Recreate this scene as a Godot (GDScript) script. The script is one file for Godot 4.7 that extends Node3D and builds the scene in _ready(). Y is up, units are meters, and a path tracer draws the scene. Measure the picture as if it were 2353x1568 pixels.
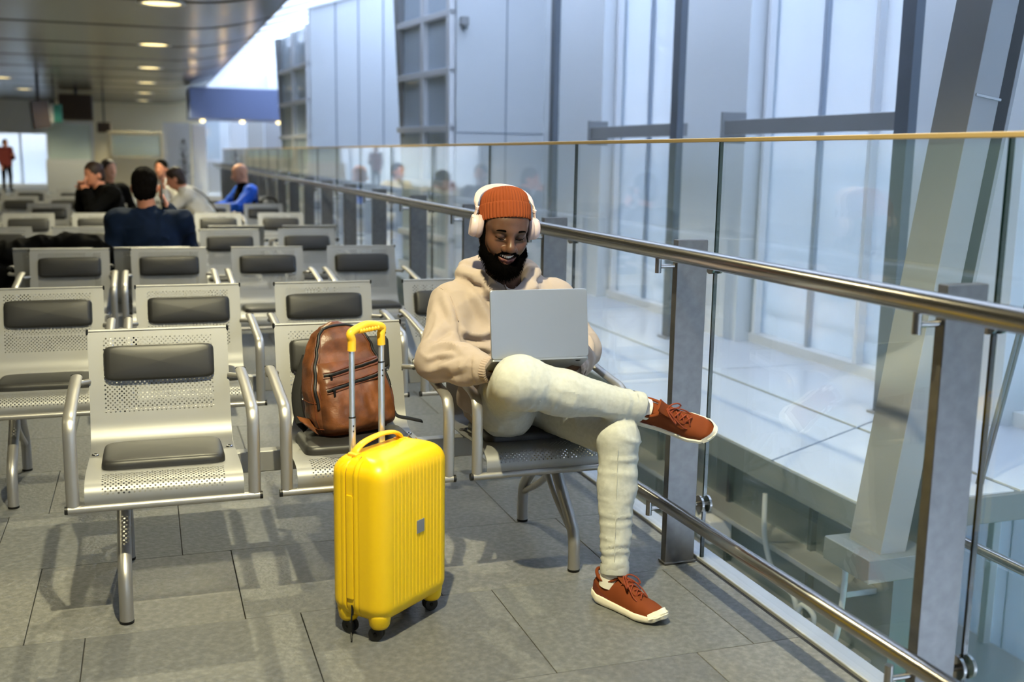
extends Node3D

const S := 1.0
var M := {}
var used := {}

# ---------------------------------------------------------------- mesh builder
class MB:
	var v := PackedVector3Array()
	var n := PackedVector3Array()
	var uv := PackedVector2Array()
	var col := PackedColorArray()
	var idx := PackedInt32Array()
	var xf := Transform3D()
	var tint := Color(1, 1, 1)
	var tinted := false

	func vert(p: Vector3, nn: Vector3, t := Vector2.ZERO) -> int:
		v.append(xf * p)
		n.append((xf.basis * nn).normalized())
		uv.append(t)
		if tinted:
			col.append(tint)
		return v.size() - 1

	func tri(a: int, b: int, c: int) -> void:
		var g := (v[b] - v[a]).cross(v[c] - v[a])
		if g.dot(n[a] + n[b] + n[c]) > 0.0:
			idx.append(a); idx.append(c); idx.append(b)
		else:
			idx.append(a); idx.append(b); idx.append(c)

	func quad(a: int, b: int, c: int, d: int) -> void:
		tri(a, b, c)
		tri(a, c, d)

	func face(pts: Array, nn: Vector3) -> void:
		var first := v.size()
		for p in pts:
			vert(p, nn)
		for k in range(1, pts.size() - 1):
			tri(first, first + k, first + k + 1)

	# a box with rounded-looking bevels
	func box(c: Vector3, size: Vector3, bev := 0.0, b := Basis()) -> void:
		var h := size * 0.5
		bev = minf(bev, minf(h.x, minf(h.y, h.z)) * 0.95)
		if bev <= 0.0:
			for ax in 3:
				for s in [-1.0, 1.0]:
					var nn := Vector3.ZERO
					nn[ax] = s
					var u := (ax + 1) % 3
					var w := (ax + 2) % 3
					var pts := []
					for q in [[-1, -1], [1, -1], [1, 1], [-1, 1]]:
						var p := Vector3.ZERO
						p[ax] = s * h[ax]
						p[u] = q[0] * h[u]
						p[w] = q[1] * h[w]
						pts.append(c + b * p)
					face(pts, b * nn)
			return
		var at := {}
		for sx in [-1, 1]:
			for sy in [-1, 1]:
				for sz in [-1, 1]:
					var sg := Vector3(sx, sy, sz)
					var ids := []
					for ax in 3:
						var p := sg * (h - Vector3.ONE * bev)
						p[ax] = sg[ax] * h[ax]
						var nn := Vector3.ZERO
						nn[ax] = sg[ax]
						ids.append(vert(c + b * p, b * nn))
					at[Vector3i(sx, sy, sz)] = ids
					tri(ids[0], ids[1], ids[2])
		for ax in 3:
			var u := (ax + 1) % 3
			var w := (ax + 2) % 3
			for s in [-1, 1]:
				var q := []
				for k in [[-1, -1], [1, -1], [1, 1], [-1, 1]]:
					var key := Vector3i.ZERO
					key[ax] = s
					key[u] = k[0]
					key[w] = k[1]
					q.append(at[key][ax])
				quad(q[0], q[1], q[2], q[3])
			for s in [-1, 1]:
				for t in [-1, 1]:
					var k0 := Vector3i.ZERO
					k0[u] = s; k0[w] = t
					var k1 := k0
					k0[ax] = -1; k1[ax] = 1
					quad(at[k0][u], at[k1][u], at[k1][w], at[k0][w])

	# rows of points -> smooth surface; ring = each row closes on itself
	func grid(rows: Array, ring := false, outward := 0, cap0 := false, cap1 := false, uvs := Vector2.ONE) -> void:
		var R := rows.size()
		var C: int = rows[0].size()
		var base := v.size()
		var sgn := 1.0
		var nn := []
		for i in R:
			var line := PackedVector3Array()
			var up: PackedVector3Array = rows[mini(i + 1, R - 1)]
			var dn: PackedVector3Array = rows[maxi(i - 1, 0)]
			var me: PackedVector3Array = rows[i]
			for j in C:
				var jp := (j + 1) % C if ring else mini(j + 1, C - 1)
				var jm := (j + C - 1) % C if ring else maxi(j - 1, 0)
				var du := me[jp] - me[jm]
				var dv := up[j] - dn[j]
				var k := du.cross(dv)
				if k.length_squared() < 1e-20:
					k = Vector3.UP * 1e-6
				line.append(k.normalized())
			nn.append(line)
		if outward == 0:
			var tot := 0.0
			for i in R:
				var me: PackedVector3Array = rows[i]
				var c := Vector3.ZERO
				for p in me:
					c += p
				c /= C
				for j in C:
					tot += (me[j] - c).normalized().dot(nn[i][j])
			sgn = 1.0 if tot >= 0 else -1.0
		else:
			sgn = float(outward)
		for i in R:
			for j in C:
				vert(rows[i][j], nn[i][j] * sgn, Vector2(float(j) / maxi(C - 1, 1), float(i) / maxi(R - 1, 1)) * uvs)
		for i in R - 1:
			for j in (C if ring else C - 1):
				var jn := (j + 1) % C
				quad(base + i * C + j, base + i * C + jn, base + (i + 1) * C + jn, base + (i + 1) * C + j)
		if cap0:
			cap(rows[0], rows[mini(1, R - 1)])
		if cap1:
			cap(rows[R - 1], rows[maxi(0, R - 2)])

	func cap(ringp: PackedVector3Array, inner: PackedVector3Array) -> void:
		var c := Vector3.ZERO
		var d := Vector3.ZERO
		for p in ringp:
			c += p
		for p in inner:
			d += p
		c /= ringp.size()
		d /= inner.size()
		var dir := c - d
		if dir.length_squared() < 1e-14:
			return
		dir = dir.normalized()
		# best flat normal
		var k := Vector3.ZERO
		for j in ringp.size():
			k += (ringp[j] - c).cross(ringp[(j + 1) % ringp.size()] - c)
		if k.length_squared() < 1e-16:
			return
		k = k.normalized()
		if k.dot(dir) < 0:
			k = -k
		var m := vert(c, k)
		var f := v.size()
		for p in ringp:
			vert(p, k)
		for j in ringp.size():
			tri(m, f + j, f + (j + 1) % ringp.size())

	# swept tube; r = float or array; flat = (x scale, y scale) of the section; side = hint for the section's x axis
	func tube(path: PackedVector3Array, r, seg := 12, caps := true, flat := Vector2.ONE, side := Vector3.ZERO) -> void:
		var rows := []
		var N := path.size()
		var prev := side
		for i in N:
			var t := (path[mini(i + 1, N - 1)] - path[maxi(i - 1, 0)]).normalized()
			var a := prev
			if a == Vector3.ZERO:
				a = Vector3.RIGHT if absf(t.x) < 0.8 else Vector3.UP
			a = (a - t * a.dot(t)).normalized()
			prev = a if side == Vector3.ZERO else side
			var b := t.cross(a)
			var rad: float = r if typeof(r) == TYPE_FLOAT else r[i]
			var line := PackedVector3Array()
			for j in seg:
				var th := TAU * j / seg
				line.append(path[i] + a * cos(th) * rad * flat.x + b * sin(th) * rad * flat.y)
			rows.append(line)
		grid(rows, true, 0, caps, caps)

	func lathe(prof: PackedVector2Array, seg := 24, t := Transform3D()) -> void:
		var rows := []
		for p in prof:
			var line := PackedVector3Array()
			for j in seg:
				var th := TAU * j / seg
				line.append(t * Vector3(cos(th) * p.x, p.y, sin(th) * p.x))
			rows.append(line)
		grid(rows, true)

	func sphere(c: Vector3, rad: Vector3, b := Basis(), rows_n := 12, seg := 18) -> void:
		var rows := []
		for i in rows_n + 1:
			var ph := PI * (float(i) / rows_n - 0.5)
			ph = clampf(ph, -PI / 2 + 0.02, PI / 2 - 0.02)
			var line := PackedVector3Array()
			for j in seg:
				var th := TAU * j / seg
				line.append(c + b * (Vector3(cos(th) * cos(ph), sin(ph), sin(th) * cos(ph)) * rad))
			rows.append(line)
		grid(rows, true)

	func append(o: MB) -> void:
		var b := v.size()
		v.append_array(o.v)
		n.append_array(o.n)
		uv.append_array(o.uv)
		col.append_array(o.col)
		for i in o.idx:
			idx.append(i + b)

	func mesh() -> ArrayMesh:
		var a := []
		a.resize(Mesh.ARRAY_MAX)
		a[Mesh.ARRAY_VERTEX] = v
		a[Mesh.ARRAY_NORMAL] = n
		a[Mesh.ARRAY_TEX_UV] = uv
		if tinted:
			a[Mesh.ARRAY_COLOR] = col
		a[Mesh.ARRAY_INDEX] = idx
		var m := ArrayMesh.new()
		m.add_surface_from_arrays(Mesh.PRIMITIVE_TRIANGLES, a)
		return m

# ---------------------------------------------------------------- a distance field on a grid, meshed as surface nets
class Field:
	var o: Vector3
	var c: float
	var nx: int
	var ny: int
	var nz: int
	var f := PackedFloat32Array()

	func _init(lo: Vector3, hi: Vector3, cell: float) -> void:
		o = lo
		c = cell
		nx = int(ceil((hi.x - lo.x) / c)) + 1
		ny = int(ceil((hi.y - lo.y) / c)) + 1
		nz = int(ceil((hi.z - lo.z) / c)) + 1
		f.resize(nx * ny * nz)
		f.fill(0.5)

	# tapered limb from a to b, its section stretched by fl along the axis ax
	func limb(a: Vector3, b: Vector3, ra: float, rb: float, k := 0.02, ax := Vector3.ZERO, fl := 1.0, cut := false) -> void:
		var m := maxf(ra, rb) * maxf(1.0, fl) + k + c * 2.5
		var lo := (Vector3(minf(a.x, b.x), minf(a.y, b.y), minf(a.z, b.z)) - Vector3.ONE * m - o) / c
		var hi := (Vector3(maxf(a.x, b.x), maxf(a.y, b.y), maxf(a.z, b.z)) + Vector3.ONE * m - o) / c
		var x0 := maxi(0, int(floor(lo.x)))
		var x1 := mini(nx - 1, int(ceil(hi.x)))
		var y0 := maxi(0, int(floor(lo.y)))
		var y1 := mini(ny - 1, int(ceil(hi.y)))
		var z0 := maxi(0, int(floor(lo.z)))
		var z1 := mini(nz - 1, int(ceil(hi.z)))
		var ab := b - a
		var l2 := maxf(ab.length_squared(), 1e-9)
		var dr := rb - ra
		var st := fl != 1.0
		var q := 1.0 / fl - 1.0
		if st and l2 > 1e-8:
			ax = (ax - ab * ax.dot(ab) / l2).normalized()
		for z in range(z0, z1 + 1):
			for y in range(y0, y1 + 1):
				var i := (z * ny + y) * nx + x0
				var p := o + Vector3(x0, y, z) * c - a
				for x in range(x0, x1 + 1):
					var t := clampf(p.dot(ab) / l2, 0.0, 1.0)
					var d3 := p - ab * t
					if st:
						d3 += ax * (d3.dot(ax) * q)
					var d := d3.length() - ra - dr * t
					var e := f[i]
					if cut:
						d = -d
						var h := maxf(k - absf(d - e), 0.0)
						f[i] = maxf(d, e) + h * h * 0.25 / maxf(k, 1e-6)
					else:
						var h := k - absf(d - e)
						if h > 0.0:
							f[i] = minf(d, e) - h * h * 0.25 / k
						elif d < e:
							f[i] = d
					p.x += c
					i += 1

	func ball(ctr: Vector3, rad: Vector3, k := 0.02, b := Basis(), cut := false) -> void:
		var m := maxf(rad.x, maxf(rad.y, rad.z)) + k + c * 2.5
		var lo := (ctr - Vector3.ONE * m - o) / c
		var hi := (ctr + Vector3.ONE * m - o) / c
		var x0 := maxi(0, int(floor(lo.x)))
		var x1 := mini(nx - 1, int(ceil(hi.x)))
		var y0 := maxi(0, int(floor(lo.y)))
		var y1 := mini(ny - 1, int(ceil(hi.y)))
		var z0 := maxi(0, int(floor(lo.z)))
		var z1 := mini(nz - 1, int(ceil(hi.z)))
		var bi := b.transposed()
		var inv := Vector3(1.0 / rad.x, 1.0 / rad.y, 1.0 / rad.z)
		for z in range(z0, z1 + 1):
			for y in range(y0, y1 + 1):
				var i := (z * ny + y) * nx + x0
				for x in range(x0, x1 + 1):
					var p := bi * (o + Vector3(x, y, z) * c - ctr)
					var u := p * inv
					var ul := u.length()
					var gl := (u * inv).length()
					var d := ul * (ul - 1.0) / maxf(gl, 1e-6)
					var e := f[i]
					if cut:
						d = -d
						var h := maxf(k - absf(d - e), 0.0)
						f[i] = maxf(d, e) + h * h * 0.25 / maxf(k, 1e-6)
					else:
						var h := k - absf(d - e)
						if h > 0.0:
							f[i] = minf(d, e) - h * h * 0.25 / k
						elif d < e:
							f[i] = d
					i += 1

	# keep only the side of a plane (p . nn < d)
	func slice(nn: Vector3, d: float, k := 0.004) -> void:
		for z in nz:
			for y in ny:
				var i := (z * ny + y) * nx
				for x in nx:
					if f[i] < 0.08:
						var g := (o + Vector3(x, y, z) * c).dot(nn) - d
						var e := f[i]
						var h := maxf(k - absf(g - e), 0.0)
						f[i] = maxf(g, e) + h * h * 0.25 / k
					i += 1

	func at(p: Vector3) -> float:
		var g := (p - o) / c
		var x := clampi(int(floor(g.x)), 0, nx - 2)
		var y := clampi(int(floor(g.y)), 0, ny - 2)
		var z := clampi(int(floor(g.z)), 0, nz - 2)
		var u := g.x - x
		var w := g.y - y
		var t := g.z - z
		var i := (z * ny + y) * nx + x
		var j := i + nx * ny
		var a0 := lerpf(lerpf(f[i], f[i + 1], u), lerpf(f[i + nx], f[i + nx + 1], u), w)
		var a1 := lerpf(lerpf(f[j], f[j + 1], u), lerpf(f[j + nx], f[j + nx + 1], u), w)
		return lerpf(a0, a1, t)

	func grad(p: Vector3, e := 0.0) -> Vector3:
		var h := c * 0.75 if e == 0.0 else e
		return Vector3(at(p + Vector3(h, 0, 0)) - at(p - Vector3(h, 0, 0)), at(p + Vector3(0, h, 0)) - at(p - Vector3(0, h, 0)), at(p + Vector3(0, 0, h)) - at(p - Vector3(0, 0, h))) / (2.0 * h)

	# mesh; warp(p, n) -> displaced point, colour(p, n) -> Color (both optional)
	func mesh_into(mb: MB, warp = null, colour = null) -> void:
		var cells := {}
		var pts := PackedVector3Array()
		var sx := nx
		var sz := nx * ny
		var offs := [0, 1, sx, sx + 1, sz, sz + 1, sz + sx, sz + sx + 1]
		for z in nz - 1:
			for y in ny - 1:
				var i := (z * ny + y) * nx
				for x in nx - 1:
					var e := f[i]
					if absf(e) < c * 1.9:
						var neg := e < 0.0
						if (f[i + 1] < 0.0) != neg or (f[i + sx] < 0.0) != neg or (f[i + sz] < 0.0) != neg or (f[i + sx + 1] < 0.0) != neg or (f[i + sz + 1] < 0.0) != neg or (f[i + sz + sx] < 0.0) != neg or (f[i + sz + sx + 1] < 0.0) != neg:
							cells[i] = pts.size()
							pts.append(o + Vector3(x + 0.5, y + 0.5, z + 0.5) * c)
					i += 1
		for k in pts.size():
			var p := pts[k]
			for it in 3:
				var g := grad(p)
				var l := g.length_squared()
				if l < 1e-6:
					break
				var s := g * (at(p) / l)
				if s.length() > c * 0.6:
					s = s.normalized() * c * 0.6
				p -= s
			pts[k] = p
		var quads := []
		for i in cells:
			var neg := f[i] < 0.0
			# edges from corner i along x, y, z shared by cells
			if (f[i + 1] < 0.0) != neg and cells.has(i - sx) and cells.has(i - sz) and cells.has(i - sx - sz):
				quads.append([cells[i], cells[i - sx], cells[i - sx - sz], cells[i - sz]])
			if (f[i + sx] < 0.0) != neg and cells.has(i - 1) and cells.has(i - sz) and cells.has(i - 1 - sz):
				quads.append([cells[i], cells[i - 1], cells[i - 1 - sz], cells[i - sz]])
			if (f[i + sz] < 0.0) != neg and cells.has(i - 1) and cells.has(i - sx) and cells.has(i - 1 - sx):
				quads.append([cells[i], cells[i - 1], cells[i - 1 - sx], cells[i - sx]])
		var nn := PackedVector3Array()
		for p in pts:
			nn.append(grad(p).normalized())
		if warp != null:
			for k in pts.size():
				pts[k] = warp.call(pts[k], nn[k])
			var acc := PackedVector3Array()
			acc.resize(pts.size())
			for q in quads:
				var g: Vector3 = (pts[q[2]] - pts[q[0]]).cross(pts[q[3]] - pts[q[1]])
				if g.dot(nn[q[0]]) < 0.0:
					g = -g
				for j in 4:
					acc[q[j]] += g
			for k in pts.size():
				if acc[k].length_squared() > 1e-16:
					nn[k] = acc[k].normalized()
		var base := mb.v.size()
		for k in pts.size():
			if colour != null:
				mb.tint = colour.call(pts[k], nn[k])
			mb.vert(pts[k], nn[k])
		for q in quads:
			mb.quad(base + q[0], base + q[1], base + q[2], base + q[3])

# ---------------------------------------------------------------- naming
func numbered(called: String) -> String:
	var k: int = used.get(called, 0)
	used[called] = k + 1
	return called if k == 0 else "%s_%03d" % [called, k]

func tag(o: Node, label := "", category := "", group := "", kind := "") -> Node:
	if label: o.set_meta("label", label)
	if category: o.set_meta("category", category)
	if group: o.set_meta("group", group)
	if kind: o.set_meta("kind", kind)
	return o

func thing(called: String, label: String, category: String, at := Vector3.ZERO, turn := 0.0, group := "") -> Node3D:
	var o := Node3D.new()
	o.name = numbered(called)
	add_child(o)
	o.position = at
	o.rotation.y = turn
	tag(o, label, category, group)
	return o

func part(called: String, m, mat: Material, parent: Node) -> MeshInstance3D:
	var o := MeshInstance3D.new()
	o.name = called
	o.mesh = m.mesh() if m is MB else m
	o.material_override = mat
	parent.add_child(o, true)
	return o

func struct(called: String, m, mat: Material) -> MeshInstance3D:
	var o := MeshInstance3D.new()
	o.name = numbered(called)
	o.mesh = m.mesh() if m is MB else m
	o.material_override = mat
	add_child(o)
	o.set_meta("kind", "structure")
	return o

func P3(a: Array) -> PackedVector3Array:
	var r := PackedVector3Array()
	for p in a:
		r.append(p)
	return r

# smooth curve through points
func smooth(pts: Array, per := 6) -> PackedVector3Array:
	var r := PackedVector3Array()
	var N := pts.size()
	for i in N - 1:
		var a: Vector3 = pts[maxi(i - 1, 0)]
		var b: Vector3 = pts[i]
		var c: Vector3 = pts[i + 1]
		var d: Vector3 = pts[mini(i + 2, N - 1)]
		for k in per:
			r.append(b.cubic_interpolate(c, a, d, float(k) / per))
	r.append(pts[N - 1])
	return r

func bx(c: Vector3, s: Vector3, bev := 0.0, b := Basis()) -> MB:
	var m := MB.new()
	m.box(c, s, bev, b)
	return m

func lerp_table(t: Array, x: float) -> float:
	if x <= t[0][0]: return t[0][1]
	for i in t.size() - 1:
		if x <= t[i + 1][0]:
			var u: float = (x - t[i][0]) / (t[i + 1][0] - t[i][0])
			u = u * u * (3.0 - 2.0 * u)
			return lerpf(t[i][1], t[i + 1][1], u)
	return t[t.size() - 1][1]

# ---------------------------------------------------------------- materials
func mat(called: String, c: Color, rough := 0.6, metal := 0.0, spec := 0.5) -> StandardMaterial3D:
	var m := StandardMaterial3D.new()
	m.resource_name = called
	m.albedo_color = c
	m.roughness = rough
	m.metallic = metal
	m.metallic_specular = spec
	M[called] = m
	return m

func noise_tex(size: int, freq: float, octaves: int, lo: Color, hi: Color, sd := 1, kind := FastNoiseLite.TYPE_SIMPLEX_SMOOTH, mid := -1.0, mid_c := Color.WHITE) -> NoiseTexture2D:
	var n := FastNoiseLite.new()
	n.noise_type = kind
	n.seed = sd
	n.frequency = freq
	n.fractal_octaves = octaves
	var t := NoiseTexture2D.new()
	t.width = size
	t.height = size
	t.seamless = true
	t.noise = n
	var g := Gradient.new()
	g.set_color(0, lo)
	g.set_color(1, hi)
	if mid > 0.0:
		g.add_point(mid, mid_c)
	t.color_ramp = g
	return t

func bump_tex(size: int, freq: float, octaves: int, strength: float, sd := 5) -> NoiseTexture2D:
	var n := FastNoiseLite.new()
	n.noise_type = FastNoiseLite.TYPE_SIMPLEX_SMOOTH
	n.seed = sd
	n.frequency = freq
	n.fractal_octaves = octaves
	var t := NoiseTexture2D.new()
	t.width = size
	t.height = size
	t.seamless = true
	t.noise = n
	t.as_normal_map = true
	t.bump_strength = strength
	return t

func tri_map(m: StandardMaterial3D, albedo: Texture2D, scale: float, world := false, normal: Texture2D = null, ns := 1.0) -> void:
	m.uv1_triplanar = true
	m.uv1_world_triplanar = world
	m.uv1_scale = Vector3.ONE * scale
	if albedo:
		m.albedo_texture = albedo
	if normal:
		m.normal_enabled = true
		m.normal_texture = normal
		m.normal_scale = ns

func materials() -> void:
	var floor_noise := noise_tex(1024, 0.022, 7, Color(0.45, 0.455, 0.45), Color(0.62, 0.62, 0.61), 3, FastNoiseLite.TYPE_SIMPLEX_SMOOTH, 0.5, Color(0.525, 0.525, 0.52))
	var floor_bump := bump_tex(1024, 0.03, 5, 6.0, 8)
	var grain := noise_tex(512, 0.25, 3, Color(0.72, 0.72, 0.72), Color(1.0, 1.0, 1.0), 9)
	for k in 3:
		var m := mat("floor_tile_%d" % k, [Color(0.94, 0.95, 0.95), Color(0.99, 0.99, 0.98), Color(0.89, 0.90, 0.91)][k], 0.48, 0.0, 0.5)
		tri_map(m, floor_noise, 1.5, true, floor_bump, 0.35)
		m.uv1_offset = Vector3(k * 0.37, k * 0.21, k * 0.63)
		m.detail_enabled = true
		m.detail_blend_mode = BaseMaterial3D.BLEND_MODE_MUL
		m.detail_albedo = grain
		m.detail_uv_layer = BaseMaterial3D.DETAIL_UV_2
		m.uv2_triplanar = true
		m.uv2_world_triplanar = true
		m.uv2_scale = Vector3.ONE * 4.0
	tri_map(mat("floor_far", Color(0.86, 0.87, 0.87), 0.35), floor_noise, 1.1, true, floor_bump, 0.35)
	mat("grout", Color(0.20, 0.17, 0.15), 0.9)
	mat("silver", Color(0.615, 0.615, 0.61), 0.50, 0.65)
	mat("silver_tube", Color(0.68, 0.67, 0.655), 0.40, 0.75)
	var vinyl := mat("vinyl", Color(0.165, 0.163, 0.160), 0.42, 0.0, 0.5)
	tri_map(vinyl, null, 9.0, false, bump_tex(512, 0.08, 3, 2.0, 12), 0.12)
	mat("black_plastic", Color(0.035, 0.035, 0.037), 0.45)
	mat("chrome", Color(0.82, 0.82, 0.84), 0.12, 1.0)
	var st := mat("steel", Color(0.47, 0.465, 0.46), 0.38, 0.9)
	tri_map(st, noise_tex(512, 0.02, 4, Color(0.90, 0.90, 0.90), Color(1, 1, 1), 21), 2.0)
	mat("rail_steel", Color(0.66, 0.645, 0.63), 0.24, 1.0)
	mat("brass_cap", Color(0.80, 0.69, 0.48), 0.45, 0.7)
	var gl := mat("glass", Color(0.70, 0.90, 0.93, 0.025), 0.02)
	gl.transparency = BaseMaterial3D.TRANSPARENCY_ALPHA
	var wg := mat("window_glass", Color(0.80, 0.855, 0.91, 0.865), 0.05)
	wg.transparency = BaseMaterial3D.TRANSPARENCY_ALPHA
	var bg := mat("blue_glass", Color(0.64, 0.78, 0.87, 0.86), 0.05)
	bg.transparency = BaseMaterial3D.TRANSPARENCY_ALPHA
	var cg := mat("clear_glass", Color(0.85, 0.90, 0.94, 0.77), 0.05)
	cg.transparency = BaseMaterial3D.TRANSPARENCY_ALPHA
	var sf := mat("frosted_glass", Color(0.82, 0.88, 0.86, 0.55), 0.1)
	sf.transparency = BaseMaterial3D.TRANSPARENCY_ALPHA
	mat("glass_edge", Color(0.02, 0.09, 0.09), 0.15)
	mat("aluminium", Color(0.72, 0.73, 0.74), 0.42, 0.5)
	mat("wall_white", Color(0.78, 0.80, 0.82), 0.55)
	mat("white_panel", Color(0.88, 0.90, 0.92), 0.5)
	mat("white_floor", Color(0.80, 0.83, 0.86), 0.25)
	mat("white_paint", Color(0.86, 0.87, 0.89), 0.5)
	mat("mullion_white", Color(0.92, 0.93, 0.95), 0.35)
	mat("mullion_grey", Color(0.62, 0.67, 0.74), 0.45)
	mat("dark_column", Color(0.38, 0.41, 0.45), 0.45)
	mat("grey_steel", Color(0.56, 0.57, 0.58), 0.42)
	mat("grey_fascia", Color(0.44, 0.47, 0.49), 0.5)
	mat("dark_recess", Color(0.20, 0.22, 0.24), 0.6)
	mat("blue_soffit", Color(0.42, 0.47, 0.62), 0.55)
	mat("seam", Color(0.45, 0.50, 0.57), 0.7)
	var roof := mat("roof_white", Color(0.86, 0.88, 0.91, 0.77), 0.2)
	roof.transparency = BaseMaterial3D.TRANSPARENCY_ALPHA
	roof.backlight_enabled = true
	roof.backlight = Color(0.75, 0.77, 0.80)
	mat("ceiling_metal", Color(0.36, 0.36, 0.355), 0.26, 0.85)
	mat("ceiling_gap", Color(0.05, 0.05, 0.05), 0.8)
	mat("wall_cream", Color(0.80, 0.75, 0.62), 0.6)
	mat("board_grey", Color(0.60, 0.61, 0.63), 0.6)
	mat("wall_brown", Color(0.16, 0.11, 0.08), 0.7)
	mat("wall_grey", Color(0.72, 0.72, 0.71), 0.6)
	mat("teal_sign", Color(0.25, 0.55, 0.50), 0.5)
	mat("screen_black", Color(0.02, 0.02, 0.022), 0.3)
	var lamp := mat("lamp_glow", Color(1, 0.95, 0.8), 0.4)
	lamp.emission_enabled = true
	lamp.emission = Color(1.0, 0.90, 0.62)
	lamp.emission_energy_multiplier = 3.0
	var lampw := mat("lamp_glow_white", Color(1, 1, 1), 0.4)
	lampw.emission_enabled = true
	lampw.emission = Color(0.95, 0.97, 1.0)
	lampw.emission_energy_multiplier = 3.0
	var gg := mat("green_glow", Color(0.3, 1.0, 0.6), 0.4)
	gg.emission_enabled = true
	gg.emission = Color(0.1, 1.0, 0.35)
	gg.emission_energy_multiplier = 1.2
	# suitcase
	var ye := mat("case_yellow", Color(0.93, 0.765, 0.05), 0.36, 0.0, 0.5)
	tri_map(ye, null, 6.0, false, bump_tex(512, 0.05, 3, 2.0, 31), 0.05)
	mat("case_grip", Color(0.97, 0.74, 0.16), 0.42)
	mat("case_groove", Color(0.62, 0.44, 0.05), 0.6)
	mat("pole_alu", Color(0.84, 0.84, 0.85), 0.28, 0.8)
	mat("badge", Color(0.52, 0.53, 0.55), 0.4, 0.3)
	mat("rubber", Color(0.03, 0.03, 0.032), 0.6)
	# leather
	var le := mat("leather", Color(1, 1, 1), 0.40, 0.0, 0.5)
	tri_map(le, noise_tex(1024, 0.006, 5, Color(0.27, 0.155, 0.085), Color(0.54, 0.33, 0.19), 44, FastNoiseLite.TYPE_SIMPLEX_SMOOTH, 0.5, Color(0.42, 0.245, 0.13)), 2.2, false, bump_tex(1024, 0.035, 4, 5.0, 45), 0.30)
	mat("zip_black", Color(0.022, 0.021, 0.02), 0.5)
	mat("piping", Color(0.36, 0.17, 0.06), 0.45)
	mat("pull_metal", Color(0.12, 0.115, 0.11), 0.35, 0.8)
	mat("strap_black", Color(0.018, 0.018, 0.02), 0.8)
	# man
	var cloth_b := bump_tex(512, 0.16, 3, 3.0, 51)
	var ho := mat("hoodie", Color(0.66, 0.60, 0.56), 0.85, 0.0, 0.25)
	tri_map(ho, null, 14.0, false, cloth_b, 0.18)
	ho.rim_enabled = true
	ho.rim = 0.25
	var hr := mat("hoodie_rib", Color(0.65, 0.585, 0.545), 0.9, 0.0, 0.2)
	hr.rim_enabled = true
	hr.rim = 0.2
	var je := mat("jeans", Color(1, 1, 1), 0.8, 0.0, 0.25)
	tri_map(je, noise_tex(512, 0.02, 4, Color(0.685, 0.69, 0.67), Color(0.765, 0.77, 0.745), 61), 5.0, false, bump_tex(512, 0.2, 2, 3.0, 62), 0.15)
	mat("jeans_stitch", Color(0.62, 0.64, 0.62), 0.85)
	var be := mat("beanie", Color(0.50, 0.25, 0.145), 0.95, 0.0, 0.15)
	tri_map(be, null, 20.0, false, bump_tex(512, 0.2, 2, 4.0, 71), 0.3)
	be.rim_enabled = true
	be.rim = 0.3
	be.rim_tint = 1.0
	var sk := mat("skin_dark", Color(1, 1, 1), 0.42, 0.0, 0.45)
	sk.vertex_color_use_as_albedo = true
	sk.subsurf_scatter_enabled = true
	sk.subsurf_scatter_strength = 0.08
	mat("beard", Color(0.014, 0.011, 0.010), 0.9, 0.0, 0.1)
	mat("teeth", Color(0.90, 0.87, 0.82), 0.25)
	mat("mouth_dark", Color(0.10, 0.03, 0.03), 0.6)
	mat("eye_white", Color(0.70, 0.66, 0.62), 0.2)
	mat("eye_dark", Color(0.02, 0.012, 0.01), 0.1)
	var hp := mat("headphone", Color(0.78, 0.70, 0.69), 0.42)
	hp.clearcoat_enabled = true
	hp.clearcoat = 0.15
	mat("headphone_pad", Color(0.68, 0.60, 0.59), 0.6)
	var so := mat("shoe_knit", Color(0.47, 0.235, 0.125), 0.8, 0.0, 0.25)
	tri_map(so, null, 24.0, false, bump_tex(512, 0.18, 2, 4.0, 81), 0.35)
	mat("shoe_dark", Color(0.40, 0.16, 0.075), 0.75)
	mat("sole", Color(0.93, 0.90, 0.82), 0.5)
	mat("sock", Color(0.93, 0.91, 0.86), 0.9)
	mat("lace", Color(0.52, 0.215, 0.10), 0.85)
	var lap := mat("laptop_silver", Color(0.66, 0.67, 0.68), 0.34, 0.75)
	lap.normal_enabled = false
	mat("laptop_key", Color(0.04, 0.04, 0.045), 0.5)
	var scr := mat("laptop_screen", Color(0.5, 0.55, 0.6), 0.3)
	scr.emission_enabled = true
	scr.emission = Color(0.75, 0.82, 0.9)
	scr.emission_energy_multiplier = 0.35
	# other travellers
	mat("navy", Color(0.05, 0.105, 0.19), 0.8, 0.0, 0.25)
	mat("black_cloth", Color(0.022, 0.022, 0.026), 0.85, 0.0, 0.2)
	mat("white_knit", Color(0.80, 0.78, 0.74), 0.9)
	mat("blue_jacket", Color(0.05, 0.36, 0.86), 0.6)
	mat("hair_dark", Color(0.045, 0.032, 0.026), 0.9, 0.0, 0.2)
	mat("hair_brown", Color(0.16, 0.085, 0.045), 0.6)
	mat("skin_light", Color(0.78, 0.52, 0.40), 0.5)
	mat("skin_pale", Color(0.84, 0.62, 0.50), 0.5)
	mat("denim_dark", Color(0.05, 0.06, 0.09), 0.85)
	mat("red_cloth", Color(0.42, 0.13, 0.10), 0.8)
	mat("hose_white", Color(0.80, 0.82, 0.82), 0.5)
	mat("turquoise_floor", Color(0.30, 0.66, 0.68), 0.3)

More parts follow.
